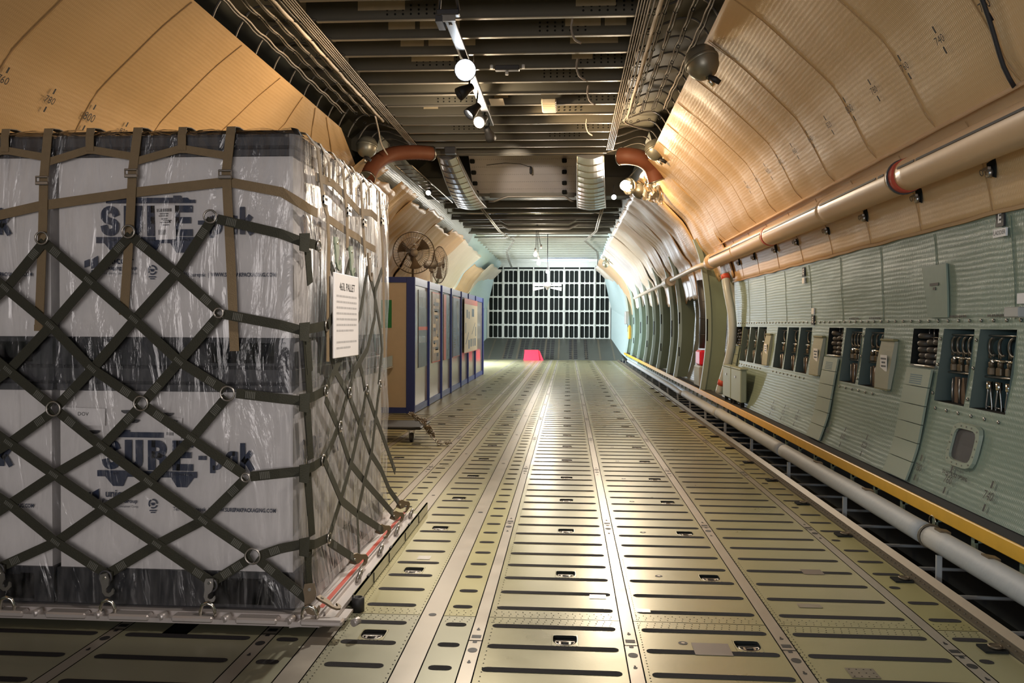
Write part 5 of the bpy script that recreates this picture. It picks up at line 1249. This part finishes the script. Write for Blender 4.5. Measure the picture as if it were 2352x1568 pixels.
for i, y in enumerate((14.5,18.1,19.4,21.6,23.4,25.4,27.7,30.6,33.5)):
    w = 1. if i == 0 else .8
    inner = cat_rom([(2.315,.352),(2.37,.75),(2.41,1.2),(2.405,1.7),(2.37,2.1),(2.29,2.6),(2.17,2.95)], 5)
    b = MB(); outl = [V(x,y,z) for x, z in inner]+[V(2.46,y,2.95),V(2.6,y,2.6),V(2.74,y,1.7),V(2.70,y,.9),V(2.58,y,.352)]
    b.poly(outl, (0,.02,0)); fr_ = b.build('frame', M['green_web'], wall_right)
    b = MB(); rings = [[V(x-.03,y-.03,z), V(x+.055*w,y-.03,z), V(x+.055*w,y+.05,z), V(x-.03,y+.05,z)] for x, z in inner]; b.loft(rings, True, True, True)
    c = b.build('flange', M['aqua_lit'] if i else M['green_panel'], fr_)
    b = MB(); 
    for z in ((1.2,.38),) if i % 2 == 0 else ((1.5,.25),(.8,.2)): b.box(2.385,2.41,y-.0325,y-.0305,z[0],z[0]+z[1])
    b.build('slot', M['flat_black'], fr_)
    b = MB(); mxp = [(mx(x),z) for x, z in inner]; b.poly([V(x,y,z) for x, z in reversed(mxp)]+[V(mx(2.58),y,.352),V(mx(2.70),y,.9),V(mx(2.74),y,1.7),V(mx(2.6),y,2.6),V(mx(2.46),y,2.95)], (0,.02,0))
    if y > 24 and not 27.5 < y < 32.5: b.build('frame', M['green_web'], wall_left)
# sagging sheets of lining over the frames
def flap(side, y0, y1, z0, off, m, seed, zt=4.03, amp=.05):
    s0, s1 = s_at_z(z0), s_at_z(min(zt, 4.03)); f = 2+int((y1-y0)*1.2)
    def fn(u, w):
        s = s0+(s1-s0)*u + .10*nz(w*5, seed, 2.)*(u > .97) + (.09*nz(w*7, seed, 9.))*(u < .03)
        (x, z), n = prof(min(max(s,0),SEND)); y = y0+(y1-y0)*w+.05*nz(u*2.,seed)+.10*(u-.5)*nz(seed,3.)
        ph = w*f*PI+.5*nz(u*1.5, seed*2.)
        d = -off-amp*abs(math.sin(ph))**.6*(.5+.7*u*(1-u)*2) - .05*nz(u*3., w*4., seed) - .10*max(0, .10-w)*4*(1-u)
        x, z = x+n[0]*d, z+n[1]*d
        return (x if side > 0 else 2*CX_-x, y, z)
    b = MB(); b.grid(fn, frange(0,1,26), frange(0,1,f*8), 0, None, lambda u, w: (y0+(y1-y0)*w, s0+(s1-s0)*u))
    o = b.build('lining_sheet', M[m], wall_right if side > 0 else wall_left)
    md = o.modifiers.new('th', 'SOLIDIFY'); md.thickness = .012; return o
for i, (a, c, z0, off, m) in enumerate(((12.9,14.9,2.25,.0,'tan'),(14.6,16.4,2.02,.05,'tan'),(16.2,18.0,2.0,.06,'tan_smooth'),(17.8,19.5,1.95,.05,'tan'),(19.3,21.2,1.95,.07,'tan_smooth'),(21.0,23.2,2.0,.05,'pale'),(23.0,25.4,2.05,.07,'pale'),(25.2,27.8,2.1,.06,'white_paint'),(27.6,31.,2.1,.06,'pale'),(30.8,35.,1.9,.05,'tan_smooth'),(34.8,38.,1.9,.03,'pale'))):
    flap(1, a, c, z0, off, m, i*1.7+.3)  # farther sheets get whiter colours for the light falling on them
for i, (a, c, z0, off, m, zt) in enumerate(((10.5,11.3,2.3,.03,'tan',3.3),(12.3,13.5,1.9,.02,'tan',4.03),(13.2,14.9,1.9,.05,'tan_smooth',3.9),(14.6,16.3,1.9,.03,'tan',4.03),(16.1,17.9,1.9,.06,'tan',3.95),(17.7,19.6,1.9,.05,'tan_smooth',4.03),(19.4,21.6,1.9,.08,'tan',3.9),(21.4,24.,1.9,.06,'tan_smooth',4.0),(23.9,29.5,1.7,.03,'pale',3.95),(29.6,33.5,2.0,.05,'tan_smooth',3.7),(33.3,38.,1.9,.03,'pale',3.95))):
    flap(-1, a, c, z0, off, m, i*2.3+.9, zt, .05 if c < 24 else .02)
b = MB(); b.tube([(-3.28,14.9,3.75),(-3.36,15.0,3.6),(-3.44,15.1,3.44)], [.03,.05,.02], 8)
tag(b.build('torn_strip', M['charcoal']), 'dark torn strip hanging on the left tan lining above the display wall', 'strip')
# crumpled foil beside the warm lamp
b = MB(); b.grid(lambda u, w: (1.25+.34*u+.05*nz(u*4,w*4), 13.95+.25*w+.12*nz(u*5,w*3,4.), 4.02-.42*w-.10*u+.07*nz(u*6,w*6,7.)), frange(0,1,12), frange(0,1,12), sm=False)
o = b.build('foil_sheet', M['foil']); o.modifiers.new('t','SOLIDIFY').thickness = .004
tag(o, 'crumpled shiny foil sheet beside the warm lamp at the upper right', 'foil')
# small fittings along the lit right wall
b = MB(); b.lathe([(.0,0),(.06,.01),(.065,.05),(.065,.42),(.05,.48),(.02,.52)], (2.30,31.2,.95), (0,0,1), 16); tag(b.build('yellow_cylinder', M['yellow']), 'yellow oxygen cylinder mounted on the bright far right wall', 'cylinder')
b = MB(); b.bbox(2.20,2.34,32.2,32.8,1.5,2.0,.02); tag(b.build('wall_box', M['grey_paint']), 'grey box mounted on the bright far right wall above the yellow cylinder', 'box')
b = MB(); b.bbox(2.34,2.56,14.9,15.4,.75,1.02,.03); tag(b.build('red_case', M['red']), 'red case standing behind the first green frame on the right', 'case')
b = MB(); b.bbox(2.33,2.53,14.85,15.5,.36,.748,.03); tag(b.build('clear_bin', M['glassy']), 'greyish bin under the red case behind the first green frame', 'bin')
b = MB(); b.tube([(2.46,15.3,2.3),(2.52,15.3,1.7),(2.52,15.3,1.05)], .13, 14)
for z in (1.3,1.6,1.9): b.torus((2.52,15.3,z),(0,0,1),.135,.008,18,6)
tag(b.build('tied_bundle', M['charcoal']), 'dark wrapped bundle tied with cord behind the first green frame', 'bundle')
for i, z in enumerate((3.86,3.66)): b = MB(); b.lathe([(.0,0),(.1,.03),(.13,.10),(.1,.17),(.0,.2)], (1.35,29.5+i*.2,z), (-.3,-1,-.2), 16); tag(b.build('silver_ball', M['chrome']), f'{"upper" if i == 0 else "lower"} of two silver globes at the far top of the right lining', 'globe')
# far grid wall
b = MB(); YW = 38.0; COLX = [-3.70+.7008*i for i in range(9)]; ROWZ = [.84,1.452,2.095,2.737,3.378,4.02]
b.face([(-4.6,YW+.12,-.1),(2.8,YW+.12,-.1),(2.8,YW+.12,5),(-4.6,YW+.12,5)], 1)
b.face([(-4.6,YW-.0,4.10),(2.8,YW,4.10),(2.8,YW,4.45),(-4.6,YW,4.45)], 0)
wb = tag(b.build('wall_rear', [M['rear_paint'], M['dark_panel']]), kind='structure')
for i, x in enumerate(COLX[:-1]):
    b = MB(); x1 = COLX[i+1]
    for j in range(3): pass
    bars = [x+.05, x+.05+.2002, x+.05+.4004, x1-.05]
    for j in range(5):
        z0, z1 = ROWZ[j], ROWZ[j+1]
        b.box(x+.02,x1-.02,YW+.02,YW+.06,z0-.035,z0+.035)
        if j == 4: b.box(x+.02,x1-.02,YW+.02,YW+.06,z1-.07,z1)
        for q in (0,1,2,3):
            xx = (x+.02, x+.225, x+.445, x1-.055)[q]; b.box(xx,xx+(.035,.03,.03,.035)[q],YW+.02,YW+.06,z0+.035,z1-.035)
        for q in range(3):        # corner fillets of the slots
            xa = (x+.055, x+.255, x+.475)[q]; xb = (x+.225, x+.445, x1-.055)[q]
            for cx, sx in ((xa,1),(xb,-1)):
                for cz, sz in ((z0+.035,1),(z1-.035-(.035 if j == 4 else 0),-1)): b.poly([(cx,YW+.03,cz),(cx+sx*.03,YW+.03,cz),(cx,YW+.03,cz+sz*.04)][::(1 if sx*sz > 0 else -1)], (0,.02,0))
    b.build('door_leaf', M['rear_paint'], wb)
    b = MB(); b.box(x-.025,x+.02,YW-.05,YW+.06,.8,4.16); b.build('stile', M['rear_paint'], wb)
b = MB(); b.box(1.88,1.93,YW-.05,YW+.06,.8,4.16); b.build('stile', M['rear_paint'], wb)

for s in (1,-1):
    b = MB(); X = (lambda x: x) if s > 0 else mx
    b.face([(X(1.96),37.99,.6),(X(2.50),33.6,.0),(X(2.56),33.6,1.6),(X(1.96),37.99,2.2)], 0); b.face([(X(1.96),37.99,2.2),(X(2.56),33.6,1.6),(X(2.1),33.6,3.3),(X(1.5),37.99,4.2)], 0)
    b.build('aft_side_panel', M['aqua_lit'], wall_right if s > 0 else wall_left)
# ------------------------------------------------------------------ blue display wall
dc = empty('display_partition', (-2.55,18.6,0), 'long blue framed display partition with glossy grey panels along the left of the floor', 'partition')
DX, DH = -2.50, 2.23
PY = (13.31,14.63,16.12,17.45,19.09,20.45,22.05,24.0)
for i, y in enumerate(PY):
    b = MB(); 
    if i == 0: b.bbox(DX-.13,DX+.012,y,y+.05,.002,DH,.004)
    else: b.bbox(DX-.06,DX+.035,y-.03,y+.03,.002,DH-.004,.004)
    local(b, 'post', M['navyframe'] if i == 0 else M['blue'], dc)
for a, c in zip(PY, PY[1:]):
    b = MB(); b.box(DX-.03,DX+.012,a+.035,c-.035,DH-.13,DH-.003).box(DX-.03,DX+.012,a+.035,c-.035,.01,.12); local(b, 'rail', M['blue'], dc)
    b = MB(); b.box(DX-.022,DX-.008,a+.034,c-.034,.12,DH-.13); local(b, 'panel', M['glassy'], dc)
b = MB(); b.box(-3.72,DX-.131,13.315,13.36,DH-.09,DH).box(-3.72,DX-.131,13.315,13.36,.01,.10).box(-3.72,-3.62,13.315,13.36,.10,DH-.09); local(b, 'front_rail', M['navyframe'], dc)
b = MB(); b.box(-3.62,DX-.131,13.335,13.35,.10,DH-.09); local(b, 'front_panel', M['board'], dc)
b = MB(); b.box(-3.74,-3.70,13.4,24,.0,DH); b.box(-3.7,DX-.07,23.96,24.0,0,DH); local(b, 'back_panel', M['navyframe'], dc)
b = MB(); b.bbox(DX-.05,DX+.02,24.2,24.28,.002,1.95,.004); tag(b.build('blue_post', M['navyframe']), 'dark blue post standing just past the far end of the display partition', 'post')
GR = 'graphic panels on the display partition'
def poster(y0, y1, z0, z1, name, label, m, x=DX-.004, th=.005):
    r = empty(name, (x,(y0+y1)/2,z0), label, 'poster', GR)
    b = MB(); b.box(x,x+th,y0,y1,z0,z1); local(b, 'sheet', M[m], r); return r, x+th+.0012
def blk(r, x, lst, m, name='print'):
    b = MB()
    for y0,y1,z0,z1 in lst: b.face([(x,y0,z0),(x,y1,z0),(x,y1,z1),(x,y0,z1)])
    local(b, name, M[m], r)
q = random.Random(9)
r, x = poster(13.70,14.57,.73,2.04,'display_poster','slate photo collage poster with an orange band on the nearest display panel','poster_s')
blk(r, x, [(13.70,14.57,1.36,1.42)], 'poster_r', 'orange_band'); blk(r, x, [(13.75+.16*i,13.86+.16*i,1.74,1.92) for i in range(5)]+[(13.75+.2*i,13.9+.2*i,1.14,1.26) for i in range(4)], 'glassy', 'photo_row')
r, x = poster(15.10,16.06,.745,2.06,'display_poster','cream and grey photo collage poster with an orange edge on the second display panel','poster_mix')
blk(r, x, [(15.10,16.06,2.04,2.06),(15.10,16.06,.745,.765)], 'poster_r', 'orange_edge'); blk(r, x, [(15.15+q.random()*.75, 15.15+q.random()*.85, .8+.12*i, .87+.12*i) for i in range(10)], 'poster_c', 'pale_photo'); blk(r, x, [(15.2+q.random()*.7, 15.2+q.random()*.8, .85+.12*i, .91+.12*i) for i in range(9)], 'charcoal', 'dark_photo')
r, x = poster(16.50,17.38,.74,2.065,'display_poster','dark teal poster with a wide orange stripe on the third display panel','poster_t')
blk(r, x, [(16.50,16.84,.74,2.065)], 'poster_r', 'orange_stripe'); blk(r, x, [(16.60,16.82,.95+.11*i,.955+.11*i) for i in range(9)], 'poster_c', 'faint_rule'); blk(r, x, [(17.0+.1*(i%3),17.06+.1*(i%3),.8+.12*i,.95+.12*i) for i in range(9)], 'glassy', 'pale_photo')
r, x = poster(17.85,19.05,.74,2.07,'display_poster','navy poster with a pale slanting streak on the fourth display panel','poster_n')
b = MB(); b.face([(x,18.35,1.98),(x,18.62,1.3),(x,18.80,1.3),(x,18.72,2.0)]); b.face([(x,18.55,1.2),(x,18.68,.95),(x,18.74,.95),(x,18.72,1.2)]); local(b, 'streak', M['glassy'], r); blk(r, x, [(17.95,18.2+.1*(i%2),.95+.05*i,.975+.05*i) for i in range(9)], 'glassy', 'small_print'); blk(r, x, [(17.85,19.05,.74,.752),(17.85,19.05,2.05,2.07)], 'poster_r', 'orange_edge')
r, x = poster(19.50,22.28,.767,2.09,'display_poster','cream poster with an orange header and small plane drawings across two display panels','poster_c', DX+.038)
blk(r, x, [(19.50,22.28,1.955,2.09),(19.50,22.28,.767,.785)], 'poster_r', 'orange_header')
blk(r, x, [(19.9,20.15,1.62,1.82),(20.3,20.5,1.6,1.78),(21.0,21.5,1.66,1.86),(20.3,20.55,.86,1.08),(20.75,21.0,.9,1.1),(21.2,21.4,.9,1.1),(21.6,21.9,.9,1.1),(19.7,19.8,1.25,1.5),(21.8,21.95,1.15,1.4)], 'poster_s', 'drawing')
b = MB(); b.face([(x,19.75,1.0),(x,20.35,1.28),(x,20.38,1.25),(x,19.8,.97)]); local(b, 'plane_drawing', M['poster_n'], r); b = MB(); b.face([(x,21.0,1.22),(x,21.75,1.52),(x,21.78,1.5),(x,21.05,1.2)]); local(b, 'plane_drawing', M['poster_n'], r)
r = empty('green_sign', (-2.96,13.33,1.4), 'plain green sign on the tan end panel of the display partition', 'sign'); b = MB(); b.box(-3.08,-2.876,13.326,13.332,1.40,1.855); local(b, 'plate', M['sign_green'], r)
r = empty('leaflet_tray', (-3.0,13.25,.6), 'pale blue leaflet tray on the tan end panel of the display partition', 'leaflet tray')
M['pale_blue'] = mat('pale_blue_plastic', (.50,.60,.66), .4)
b = MB(); b.poly([(-3.1,13.31,.70),(-2.855,13.31,.78),(-2.855,13.31,.95),(-3.1,13.31,.88)], (0,-.02,0)); local(b, 'back', M['pale_blue'], r)
b = MB(); b.poly([(-3.1,13.30,.68),(-2.84,13.30,.76),(-2.84,13.30,.775),(-3.1,13.30,.695)], (0,-.10,0)); local(b, 'shelf', M['white'], r)

# pedestal fans inside the partition
def fan(loc, d, R, label, m, spokes=44):
    r = empty('pedestal_fan', (loc[0],loc[1],0), label, 'fan'); o = Vector(loc); d = Vector(d).normalized(); rt = d.cross(V(0,0,1)).normalized(); u = rt.cross(d)
    P_ = lambda a, rr, h: o+rt*math.cos(a)*rr+u*math.sin(a)*rr+d*h
    b = MB(); b.lathe([(.26,0),(.26,.02),(.06,.05),(.03,.06)], (o.x-d.x*.17,o.y-d.y*.17,.002), (0,0,1), 24); local(b, 'base', M['charcoal'], r)
    c = o-d*.17; b = MB(); b.cyl((c.x,c.y,.05),(c.x,c.y,c.z-.06),.022,12); local(b, 'pole', M[m], r)
    b = MB(); b.lathe([(.02,-.33),(.075,-.31),(.085,-.2),(.08,-.09),(.05,-.07)], o, d, 20); b.bbox(c.x-.04,c.x+.04,c.y-.04,c.y+.04,c.z-.14,c.z-.04,.01); local(b, 'motor', M['charcoal'] if m == 'bronze' else M[m], r)
    for nm, hs in (('front_guard',((.06,.085),(.16,.09),(.28,.07),(R-.02,.025),(R,.0))),('rear_guard',((.06,-.09),(.16,-.095),(.28,-.07),(R-.02,-.02),(R,.0)))):
        b = MB()
        for i in range(spokes):
            a = 2*PI*i/spokes; b.tube([P_(a+.18*(k/4 if nm[0] == 'f' else 0), q[0], q[1]) for k, q in enumerate(hs)], .0022, 4, 0, False)
        for q in (hs[1],hs[2]): b.tube([P_(2*PI*i/36,q[0],q[1]) for i in range(36)], .003, 4, 0, False, True)
        local(b, nm, M[m], r)
    b = MB(); b.tube([P_(2*PI*i/48,R,0) for i in range(48)], .009, 6, 0, False, True); local(b, 'rim', M[m], r)
    b = MB()
    for k in range(3):
        a0 = 2*PI*k/3+.4
        b.grid(lambda s, w: P_(a0+(w-.5)*(.45+.35*s), .05+(R-.13)*s, .03*(w-.5)*2), frange(0,1,6), frange(0,1,6))
    bl = local(b, 'blades', M[m], r)
    b = MB(); b.lathe([(.045,-.05),(.05,.02),(.03,.04)], o, d, 18); local(b, 'hub', M[m], r)
    b = MB(); b.lathe([(.068,.084),(.068,.093),(.001,.097)], o, d, 24); local(b, 'badge', M['fan_grey'], r)
fan((-2.80,14.85,2.755), (.28,-.95,-.04), .375, 'bronze wire pedestal fan facing forward above the end of the display partition', 'bronze')
fan((-2.60,16.55,2.66), (.84,.52,.02), .365, 'grey wire pedestal fan turned sideways behind the bronze fan', 'fan_grey')

# red barrier at the end of the floor
r = empty('red_barrier', (-1.4,33.9,0), 'red plastic floor barrier at the foot of the far ramp', 'barrier')
b = MB(); b.poly([(-1.82,33.8,.002),(-1.16,33.8,.002),(-1.22,33.95,.41),(-1.78,33.95,.41)], (0,.02,0)); local(b, 'front', M['red'], r)
b = MB(); b.poly([(-1.82,34.25,.002),(-1.16,34.25,.002),(-1.22,34.0,.41),(-1.78,34.0,.41)], (0,.02,0)); b.box(-1.79,-1.21,33.94,34.03,.40,.425); local(b, 'back', M['red'], r)
b = MB(); b.poly([(-1.16,33.85,.002),(-1.0,33.85,.002),(-1.17,33.97,.40),(-1.24,33.97,.40)], (0,.2,0)); local(b, 'side_leg', M['red'], r)

# hanging work lamps and white fan-shaped fitting
r = empty('hanging_lamps', (-.86,23.5,3.3), 'cluster of bright bulbs hanging on black leads from the rear ceiling', 'lamp')
for i, (dx, z) in enumerate(((-.06,3.52),(.03,3.28),(.10,3.62))):
    b = MB(); b.tube(cat_rom([(-.93+.02*i,23.5,4.6),(-.92+.03*i,23.5,4.1),(-.88+dx*.8,23.5,z+.12)],6), .010, 6); local(b, 'lead', M['black'], r)
    b = MB(); b.lathe([(.02,.12),(.03,.10),(.03,.0)], (-.88+dx,23.5,z), (0,0,1), 12); local(b, 'socket', M['steel'], r)
    if i < 2: b = MB(); b.lathe([(.0,-.13),(.04,-.11),(.055,-.07),(.045,-.03),(.025,.0)], (-.88+dx,23.5,z), (0,0,1), 16); local(b, 'bulb', M['lamp_y'], r)
r = empty('white_fitting', (-.66,26,2.66), 'white fitting with four flared arms hanging in front of the far grid wall', 'ceiling fan')
b = MB(); b.cyl((-.66,26,2.75),(-.66,26,4.33),.012,8); local(b, 'rod', M['charcoal'], r)
b = MB(); b.lathe([(.03,.12),(.11,.08),(.12,.0),(.06,-.05),(.03,-.12)], (-.66,26,2.68), (0,0,1), 20); local(b, 'hub', M['white'], r)
b = MB(); b.lathe([(.0,-.02),(.045,.01),(.055,.05),(.03,.1)], (-.66,25.9,3.08), (0,0,1), 16); local(b, 'bulb', M['lamp_s'], r)
for s in (-1,1):
    for zz, dz in ((2.735,.0),(2.585,0)):
        b = MB(); b.poly([(-.66+s*.1,25.97,zz-.012+(2.66-zz)*.5),(-.66+s*.44,25.97,zz-.055),(-.66+s*.45,25.97,zz+.055),(-.66+s*.1,25.97,zz+.02+(2.66-zz)*.5)][::s], (0,.14,0)); local(b, 'arm', M['white'], r)
# warm work lamp with reflector at the upper right and small spots
r = empty('work_lamp', (.95,14.2,3.84), 'glowing warm work lamp clipped beside the foil at the upper right', 'lamp')
b = MB(); b.lathe([(.0,-.08),(.055,-.07),(.085,-.02),(.08,.04),(.04,.085),(.0,.09)], (.95,14.2,3.84), (0,-1,0), 18); local(b, 'bulb', M['lamp_y'], r)
b = MB(); b.lathe([(.05,0),(.09,.02),(.14,.10),(.15,.14),(.143,.14),(.13,.10),(.085,.03)], (1.12,14.42,3.86), (-.9,-.8,-.15), 20, 0, True, False); local(b, 'reflector', M['chrome'], r)
b = MB(); b.tube([(.95,14.29,3.84),(1.02,14.4,4.0),(1.2,14.4,4.2)], .012, 6); local(b, 'lead', M['black'], r)
for i, (p, l) in enumerate((((.86,16.0,3.915),'small bright spot lamp just below the warm work lamp'),((-2.74,16.0,4.017),'small bright spot lamp under the ladder-like rack at the left'))):
    r = empty('spot_lamp', p, l, 'lamp'); o = Vector(p)
    b = MB(); b.lathe([(.03,-.02),(.05,-.05),(.05,-.19),(.02,-.22)], o, (0,-1,-.3), 16); b.cyl(o+V(0,.12,.04),o+V(0,.12,.26),.008,6); local(b, 'housing', M['charcoal'], r)
    b = MB(); b.lathe([(.001,.012),(.04,.006),(.046,-.018)], o, (0,-1,-.3), 16); local(b, 'lens', M['lamp_s'], r)
# ------------------------------------------------------------------ lights, world, camera
def light(kind, name, loc, e, col, size=.1, d=None, spot=None, blend=.5, parent=None):
    l = bpy.data.lights.new(name, kind); l.energy = e; l.color = col
    if kind == 'AREA':
        l.shape = 'RECTANGLE'; l.size, l.size_y = size if isinstance(size, tuple) else (size, size)
    else: l.shadow_soft_size = size
    if kind == 'SPOT': l.spot_size = math.radians(spot); l.spot_blend = blend
    o = bpy.data.objects.new(name, l); COL.objects.link(o); o.location = loc
    if d is not None: o.rotation_euler = Vector(d).to_track_quat('-Z', 'Y').to_euler()
    return o
WARM = (1.,.70,.40); WARM2 = (1.,.80,.58); COOL = (.80,.90,1.)
light('SPOT','lamp_light',L1,430,(1.,.93,.83),.05,(.10,-1,-.95),100,.85)
light('SPOT','lamp_light',L2,190,WARM,.06,(-.95,-.35,-.35),110,.8)
light('SPOT','lamp_light',L3,130,WARM2,.06,(-.62,-.3,-.75),100,.7)
light('POINT','lamp_light',L4+V(-.03,-.12,-.06),95,WARM2,.06)
light('SPOT','lamp_light',V(TX+.05,10.9,3.9),640,WARM,.06,(.95,.12,-.12),115,.8)
light('SPOT','lamp_light',L5,750,(1.,.86,.74),.06,(.04,1,.055),15,.7)
light('SPOT','lamp_light',(1.35,2.9,3.85),760,(1.,.88,.78),.08,(-2.6,2.3,-3.0),48,.9)  # unseen warm spot added out of view to brighten the load's right side
light('POINT','lamp_light',(.93,14.0,3.80),100,(1.,.74,.44),.09)
light('POINT','lamp_light',(-.8,23.3,3.2),130,(1.,.90,.74),.12)
light('POINT','lamp_light',(-.66,25.7,3.0),130,(1.,.96,.9),.08)
light('SPOT','lamp_light',(.86,15.75,3.86),500,(1.,.87,.72),.05,(-.22,-1,-.22),70,.7)
light('SPOT','lamp_light',(-2.70,15.75,3.90),110,(1.,.88,.72),.05,(-.1,-.4,-.9),130,.7)
light('AREA','tube_light',(-.08,35.45,4.14),120,(.86,.93,1.),(1.8,.12),(0,1,-.55))
# daylight through the open left door far aft and the open nose, plus an added cool spot behind the camera
light('AREA','door_daylight',(-4.9,30.2,1.3),1800,COOL,(3.8,2.4),(1,0,-.05))
light('AREA','nose_daylight',(-.6,-6,1.7),280,(1.,.92,.89),(5.,2.6),(0,1,.0))
light('SPOT','near_wall_cool_fill',(-2.6,-.5,1.9),300,(.50,.76,1.),.3,(5.2,5.2,-.9),56,.9)  # unseen cool spot added, cone shaped to reach only the near right wall
w = bpy.data.worlds.new('World'); SC.world = w; w.use_nodes = True
bg = w.node_tree.nodes['Background']; bg.inputs['Color'].default_value = (.60,.74,1.,1); bg.inputs['Strength'].default_value = .05

F_, VX_, VY_, ROLL = 1898., 1305., 746., .0055
c_, s_ = math.cos(ROLL), math.sin(ROLL); X_, Y_ = (VX_-1176)/F_, -(VY_-784)/F_
v = Vector((X_*c_-Y_*s_, X_*s_+Y_*c_, 1.)).normalized()
a = math.asin(v.x); p = math.atan2(-v.y, v.z)
W_ = Vector((-math.sin(a)*math.cos(p), math.cos(a)*math.cos(p), math.sin(p))); R_ = Vector((math.cos(a), math.sin(a), 0)); U_ = R_.cross(W_)
R2, U2 = R_*c_+U_*s_, U_*c_-R_*s_
cd = bpy.data.cameras.new('Camera'); cam = bpy.data.objects.new('Camera', cd); COL.objects.link(cam)
cd.sensor_width = 22.3; cd.lens = F_/2352*22.3; cd.clip_start = .05; cd.clip_end = 200
cam.matrix_world = Matrix(((R2.x,U2.x,-W_.x,0),(R2.y,U2.y,-W_.y,0),(R2.z,U2.z,-W_.z,1.463),(0,0,0,1)))
SC.camera = cam
vs = SC.view_settings; vs.view_transform = 'Standard'; vs.look = 'None'; vs.gamma = 1.; vs.exposure = 0.; vs.use_curve_mapping = False
SC.cycles.max_bounces = 7; SC.cycles.diffuse_bounces = 4; SC.cycles.glossy_bounces = 3; SC.cycles.transparent_max_bounces = 8
SC.cycles.sample_clamp_indirect = 4.; SC.cycles.use_denoising = True
